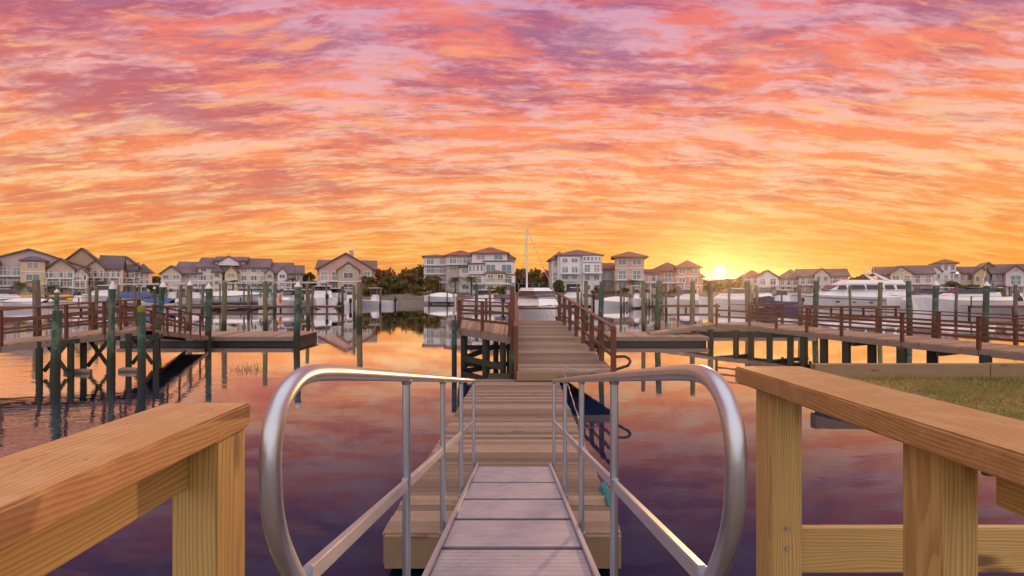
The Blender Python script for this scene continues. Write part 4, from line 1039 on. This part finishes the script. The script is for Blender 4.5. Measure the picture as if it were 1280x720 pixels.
BO = [
 ('long white skiff low in the water behind the left boardwalk rail', 30, 70, 0, 7.5, 2.3, A(175), 'covered', m_gel, m_white, 0),
 ('white boat slanted bow up below the palm by the beige condominium', 128, 78, 0, 6.8, 2.5, A(200), 'cruiser', m_gel, None, .6),
 ('white boat under a blue cover left of the leaning pile', 176, 76, 0, 7.5, 2.6, A(10), 'covered', m_gel, m_blue, .5),
 ('white centre console with white top before the cream gable of the condominium', 216, 78, 0, 7.2, 2.6, A(215), 'console', m_gel, m_white, .4),
 ('white and blue console boat right of the cream gable', 246, 80, 0, 7.4, 2.6, A(20), 'console', m_gel, m_blue, .3),
 ('long white boat with blue stripe cover before the middle of the long condominium', 297, 77, 0, 9.5, 2.7, A(2), 'covered', m_gel, m_white, .7),
 ('boat under a teal canvas cover before the long condominium', 321, 80, 0, 7.0, 2.5, A(5), 'covered', m_gel, m_teal, .8),
 ('boat with blue canvas top left of the capped pile at the dock end', 349, 76, 0, 6.6, 2.5, A(240), 'console', m_gel, m_blue, .3),
 ('small white boat bow on beside the capped pile at the dock end', 362, 72, 0, 6.0, 2.4, A(262), 'cruiser', m_gel, None, 0),
 ('big white cabin cruiser seen from astern left of the pink gabled house', 401, 74, 0, 9.5, 3.2, A(120), 'cruiser', m_gel, None, .2),
 ('white cruiser moored right of the big cabin cruiser', 421, 77, 0, 8.0, 2.9, A(75), 'cruiser', m_gel, None, 0),
 ('white console boat with outboard near the stout olive pile', 437, 76, 0, 6.6, 2.5, A(110), 'console', m_gel, m_white, 0),
 ('small white boat at the end of the marina walkway before the seawall', 469, 80, 0, 6.2, 2.4, A(170), 'console', m_gel, m_white, 0),
 ('small white skiff at the seawall below the palms', 549, 89, 0, 5.2, 2.1, A(180), 'covered', m_gel, m_white, .5),
 ('white runabout behind the platform rail of the central boardwalk', 603, 72, 0, 6.4, 2.4, A(150), 'cruiser', m_gel, None, 0),
 ('white runabout with blue cover beside the sailboat stern', 633, 76, 0, 6.4, 2.5, A(215), 'covered', m_gel, m_navy, .2),
 ('white runabout on the shore side below the tall white house', 716, 80, 0, 6.2, 2.4, A(155), 'cruiser', m_gel, None, .3),
 ('white console boat before the square pink house', 796, 74, 0, 6.6, 2.5, A(250), 'console', m_gel, m_white, .3),
 ('white console boat with blue top beside the dark pile of the right dock', 809, 78, 0, 6.6, 2.5, A(235), 'console', m_gel, m_blue, .3),
 ('pale cruiser in the sun glow left of the navy boat', 915, 72, 0, 9.2, 2.9, A(178), 'cruiser', m_gel, None, 0),
 ('navy hulled boat seen bow on in front of the white cottage', 954, 70, 0, 7.5, 2.9, A(255), 'cruiser', m_navy, None, .2),
 ('white boat with blue hull flank at the bow of the large yacht', 973, 70, 0, 5.6, 2.4, A(170), 'cruiser', m_blue, None, 0),
 ('low white express cruiser right of the large yacht', 1206, 60, 0, 11.0, 3.2, A(172), 'cruiser', m_gel, m_navy, 0),
 ('white cruiser with dark windows behind the low express cruiser', 1222, 74, 0, 10.5, 3.2, A(176), 'cruiser', m_gel, None, 0),
 ('small white boat under the stilt house at right', 1272, 78, 0, 6.5, 2.5, A(190), 'console', m_gel, m_white, .3),
]
BO += [
 ('white sport cruiser with blue top close behind the stern of the large yacht', 1153, 64, 0, 8.6, 2.8, A(178), 'cruiser', m_gel, m_blue, 0),
 ('white console boat behind the green and tan pile at right', 1182, 70, 0, 7.4, 2.6, A(200), 'console', m_gel, m_white, 0),
 ('long white covered boat at the right edge below the stilt house', 1262, 64, 0, 9.5, 2.9, A(175), 'covered', m_gel, m_white, 0),
 ('white cruiser moored between the salmon house and the sun glow', 858, 76, 0, 7.0, 2.6, A(190), 'cruiser', m_gel, None, 0),
 ('white cruiser far left below the first condominium', 4, 74, 0, 8.0, 2.7, A(10), 'cruiser', m_gel, None, 0),
 ('white console boat with white top between the yellow kayaks and the slanted boat', 99, 72, 0, 6.6, 2.5, A(195), 'console', m_gel, m_white, 0),
 ('small white covered boat behind the leaning capped pile', 197, 70, 0, 5.6, 2.3, A(170), 'covered', m_gel, m_blue, 0),
 ('white runabout before the long condominium right of the umbrella', 377, 78, 0, 6.2, 2.4, A(230), 'cruiser', m_gel, None, 0),
 ('small white boat beside the slim pile before the square pink house', 767, 76, 0, 5.6, 2.3, A(185), 'covered', m_gel, m_white, 0)]
for a in BO: motorboat(*a)

# large motor yacht, bow towards the left
YS = 1.1
yx = thing('motor_yacht', 'large white motor yacht with long dark windows and raked radar arch', 'yacht', (PX(1062, 72), 72, 0), A(180), None)
yx.scale = (1.12, 1.0, 1.0)
hull_mesh(17.5, 4.6, 1.55, .6, .84, .42).build('hull', m_gel, yx, world=False)
mb = MB(); cabin(mb, -7.4, 5.0, 1.9, 1.4, 1.62, 2.55, 2.2, .3); mb.build('deckhouse', m_gel, yx, world=False)
mb = MB(); cabin(mb, -6.6, 3.2, 1.75, 1.35, 2.553, 3.45, 1.6, .1); mb.build('superstructure', m_gel, yx, world=False)
for i, (a0, a1) in enumerate(((-6.2, -4.9), (-4.6, -3.5), (-3.2, -1.3), (-1.0, 1.0), (1.25, 2.35))):
    for sy in (-1, 1):
        MB().hexa([(a0, sy*1.56, 2.72), (a1, sy*1.50, 2.72), (a1, sy*1.70, 2.72), (a0, sy*1.76, 2.72), (a0+.15, sy*1.40, 3.3), (a1-.3 if i > 2 else a1, sy*1.33, 3.3), (a1-.3 if i > 2 else a1, sy*1.56, 3.3), (a0+.15, sy*1.60, 3.3)]).build('window', m_tgl, yx, world=False)
mb = MB(); cabin(mb, 2.3, 3.25, 1.2, 1.0, 2.70, 3.3, 1.05, -.5); mb.build('windscreen', m_tgl, yx, world=False)
mb = MB(); cabin(mb, -5.9, 1.5, 1.6, 1.2, 3.453, 4.0, 1.0, .2); mb.build('flybridge', m_gel, yx, world=False)
mb = MB()
for sy in (-1, 1): mb.hexa([(-4.2, sy*1.35, 4.003), (-3.5, sy*1.35, 4.003), (-3.5, sy*1.27, 4.003), (-4.2, sy*1.27, 4.003), (-2.7, sy*1.1, 4.85), (-2.4, sy*1.1, 4.85), (-2.4, sy*1.02, 4.85), (-2.7, sy*1.02, 4.85)])
mb.box((-2.75, -1.12, 4.853), (-2.3, 1.12, 4.95)); mb.blob((-2.5, 0, 5.05), (.3, .3, .16)); mb.build('radar_arch', m_gel, yx, world=False)
mb = MB(); mb.tube([(-2.5, .7, 4.95), (-2.6, .7, 6.6)], .025, 6); mb.tube([(-2.5, -.7, 4.95), (-2.7, -.7, 6.2)], .02, 6); mb.build('antenna', m_white, yx, world=False)
for sy in (-1, 1):
    mb = MB(); pts = [(-2, sy*2.2, 2.3), (2, sy*2.15, 2.5), (5.5, sy*1.5, 2.85), (8.3, sy*.25, 3.1)]; mb.tube(pts, .03, 6)
    for p in pts: mb.tube([(p[0], p[1], p[2]-.75), p], .02, 5)
    mb.build('deck_rail', m_steel, yx, world=False)
    MB().tube([(-8.6, sy*2.2, 1.2), (-2, sy*2.26, 1.25), (3, sy*2.0, 1.5), (7.6, sy*.75, 1.9)], .05, 6).build('rub_rail', m_navy, yx, world=False)
    for k in range(4): MB().blob((-3.5+2.0*k, sy*(2.13-.1*k), .85+.05*k), (.28, .06, .12)).build('porthole', m_tgl, yx, world=False)

# sailing boat at the end of the central boardwalk
sb = thing('sailboat', 'white sailboat with tall mast and dark canvas top beyond the end rail', 'sailboat', (PX(671, 56), 56, 0), A(-68))
hull_mesh(9.0, 3.9, 1.0, .5, .85, .22).build('hull', m_gel, sb, world=False)
MB().tube([(-4.3, -1.8, .85), (0, -1.98, .9), (2.4, -1.4, 1.05), (4.2, -.3, 1.18), (4.2, .3, 1.18), (2.4, 1.4, 1.05), (0, 1.98, .9), (-4.3, 1.8, .85)], .05, 6).build('rub_rail', m_navy, sb, world=False)
mb = MB(); cabin(mb, -2.0, 3.2, 1.55, 1.15, 1.05, 1.95, .7, .1); mb.build('cabin', m_gel, sb, world=False)
mb = MB(); cabin(mb, -1.6, 2.4, 1.38, 1.2, 1.953, 2.6, .8, .1); mb.build('windscreen', m_tgl, sb, world=False)
mb = MB(); cabin(mb, -2.0, 1.7, 1.32, 1.1, 2.603, 2.95, .6, .2); mb.build('hard_top', m_gel, sb, world=False)
MB().tube([(-1.6, -.5, 1.4), (-1.6, -.5, 9.7)], [.11, .085], 10).build('mast', m_white, sb, world=False)
mb = MB(); mb.tube([(-1.6, -.5, 9.5), (3.0, .9, 2.0)], .03, 6); mb.build('forestay', m_steel, sb, world=False)
MB().tube([(-1.6, -.5, 9.3), (-4.6, 0, 1.5)], .015, 5).build('backstay', m_steel, sb, world=False)
MB().box((-4.2, -1.5, 3.4), (-1.9, 1.3, 3.5)).build('bimini', m_navy, sb, world=False)
for sx_ in (-3.6, -1.9):
    for sy in (-1.35, 1.15): MB().tube([(sx_, sy, 1.0), (sx_, sy, 3.4)], .025, 6).build('bimini_pole', m_steel, sb, world=False)
MB().box((-3.9, -1.1, 1.05), (-2.1, 1.0, 2.3)).build('cockpit_cover', m_black, sb, world=False)
mb = MB(); pts = [(-1, 1.9, 1.9), (2.0, 1.7, 2.1), (4.4, .3, 2.3), (4.4, -.3, 2.3), (2.0, -1.7, 2.1), (-1, -1.9, 1.9)]; mb.tube(pts, .025, 6)
for p in pts: mb.tube([(p[0], p[1], p[2]-.6), p], .02, 5)
mb.build('bow_rail', m_steel, sb, world=False)

# kayaks on the left shore
for i, (px, py, d, ln, m_, lab) in enumerate(((32, 371.5, 84, 6.2, m_yell, 'long yellow kayak on the far shore left of the pale grey pile'), (76, 371, 84, 4.2, m_yell, 'yellow kayak between the pale grey pile and the thin green pile'),
        (100, 374.5, 80, 2.8, m_orange, 'short orange float right of the yellow kayaks'), (91, 375.2, 78, 2.0, m_yell, 'short yellow float in front of the orange one'))):
    p = P(px, py, d); kn = thing('kayak', lab, 'kayak', p, 0, 'kayaks on the left shore')
    pts = [(p.x-ln/2+ln*k/8, p.y, p.z+.12*abs(k-4)/4) for k in range(9)]
    MB().tube(pts, [.03, .22, .31, .36, .37, .36, .31, .22, .03], 10).build('hull', m_, kn)
    MB().tube([(p.x-.3, p.y, p.z+.33), (p.x+.3, p.y, p.z+.33)], .14, 8).build('seat_rim', m_black, kn)
    for k in (-.3, .3): MB().box((p.x+ln*k-.08, p.y-.3, -.4), (p.x+ln*k+.08, p.y+.3, p.z-.30)).build('stand', m_pdark, kn)

# marina walkways in front of the boats
def walkway(label, px0, px1, d, z=.62, railed=False, th=.28):
    xa, xb = PX(px0, d), PX(px1, d)
    o = thing('marina_walkway', label, 'walkway', ((xa+xb)/2, d, 0), 0, 'marina walkways')
    MB().box((xa, d, z-.06), (xb, d+1.5, z)).build('deck', m_dock, o)
    MB().box((xa, d-.05, z-th), (xb, d-.003, z-.02)).build('fascia', m_redx, o)
    n = max(2, int((xb-xa)/4))
    for i in range(n+1):
        x = xa+.15+(xb-xa-.3)*i/n; MB().tube([(x, d+.5, -1), (x, d+.5, z-.065)], .13, 8).build('pile', m_pdark, o)
    if railed: fence(o, (xa, d+.1, z), (xb, d+.1, z), n, 1.0, rails=(.5,), pw=.10)
    return o
walkway('low red brown marina walkway in front of the left condominium boats', 150, 429, 66)
walkway('railed walkway at the far left behind the boardwalk', -60, 150, 60, .75, True)
walkway('railed timber walkway below the square pink house', 715, 800, 84, 1.3, True, .9)
walkway('walkway in the sun glow left of the right boardwalk', 818, 900, 66, .7)
walkway('dark red walkway in front of the large yacht', 1000, 1125, 62, .75)
walkway('railed walkway at the right edge behind the boardwalk', 1215, 1330, 56, 1.0, True)
# boat-lift rows of thin posts with a beam
def lift_row(label, px0, px1, d, top):
    xa, xb = PX(px0, d), PX(px1, d); zt = H-(top-358)/640*d
    o = thing('boat_lift', label, 'boat lift', ((xa+xb)/2, d, 0), 0, 'boat lifts')
    n = max(2, round((xb-xa)/3.2))
    for i in range(n+1):
        x = xa+(xb-xa)*i/n; MB().tube([(x, d, -1), (x, d, zt+.2)], .12, 8).build('post', m_pgrey, o)
    MB().box((xa-.2, d-.1, zt), (xb+.2, d+.1, zt+.2)).build('beam', m_steel, o)
for a in [('boat lift frame over the covered boats left of the leaning pile', 148, 200, 74, 356), ('boat lift frame before the cream gable of the long condominium', 208, 260, 75, 355),
          ('boat lift frame above the long white covered boat', 275, 335, 74, 354.5), ('boat lift frame left of the big white cabin cruiser', 345, 408, 71, 354)]: lift_row(*a)
um = thing('closed_umbrella', 'tall folded orange dock umbrella beside the blue topped boat', 'umbrella', P(350.5, 378, 68))
p0 = P(350.5, 379, 68); MB().tube([p0, p0+Vector((0, 0, .3)), p0+Vector((0, 0, 1.0)), p0+Vector((0, 0, 1.4))], [.08, .2, .16, .03], 8).build('canopy', m_orange, um)
MB().tube([p0-Vector((0, 0, .9)), p0+Vector((0, 0, .02))], .04, 6).build('pole', m_white, um)

# ------------------------------------------------------------------ thin haze volume added to imitate the flare round the low sun
m_haze = bpy.data.materials.new('sun_glow_haze'); m_haze.use_nodes = True; t = NT(m_haze.node_tree)
m_haze.node_tree.nodes.remove(m_haze.node_tree.nodes['Principled BSDF'])
pvn = t.node('ShaderNodeVolumePrincipled'); t.put(pvn, 'Color', (1.0, .93, .88)); t.put(pvn, 'Density', .00026); t.put(pvn, 'Anisotropy', .87)
t.l.new(pvn.outputs[0], m_haze.node_tree.nodes['Material Output'].inputs['Volume'])
tag(MB().box((-910, -70, -2), (910, 1510, 16)).build('haze', m_haze), 'thin haze added over the whole harbour for the sun glow', 'haze', kind='stuff')

# ------------------------------------------------------------------ render settings
sc.render.engine = 'CYCLES'
sc.cycles.use_denoising = True
sc.cycles.volume_bounces = 0; sc.cycles.max_bounces = 6; sc.cycles.glossy_bounces = 4; sc.cycles.diffuse_bounces = 3; sc.cycles.transparent_max_bounces = 4
sc.cycles.sample_clamp_indirect = 6.0; sc.cycles.caustics_reflective = False; sc.cycles.caustics_refractive = False
sc.view_settings.view_transform = 'Standard'; sc.view_settings.look = 'None'; sc.view_settings.gamma = 1.0; sc.view_settings.exposure = 0.0
sc.view_settings.use_curve_mapping = False
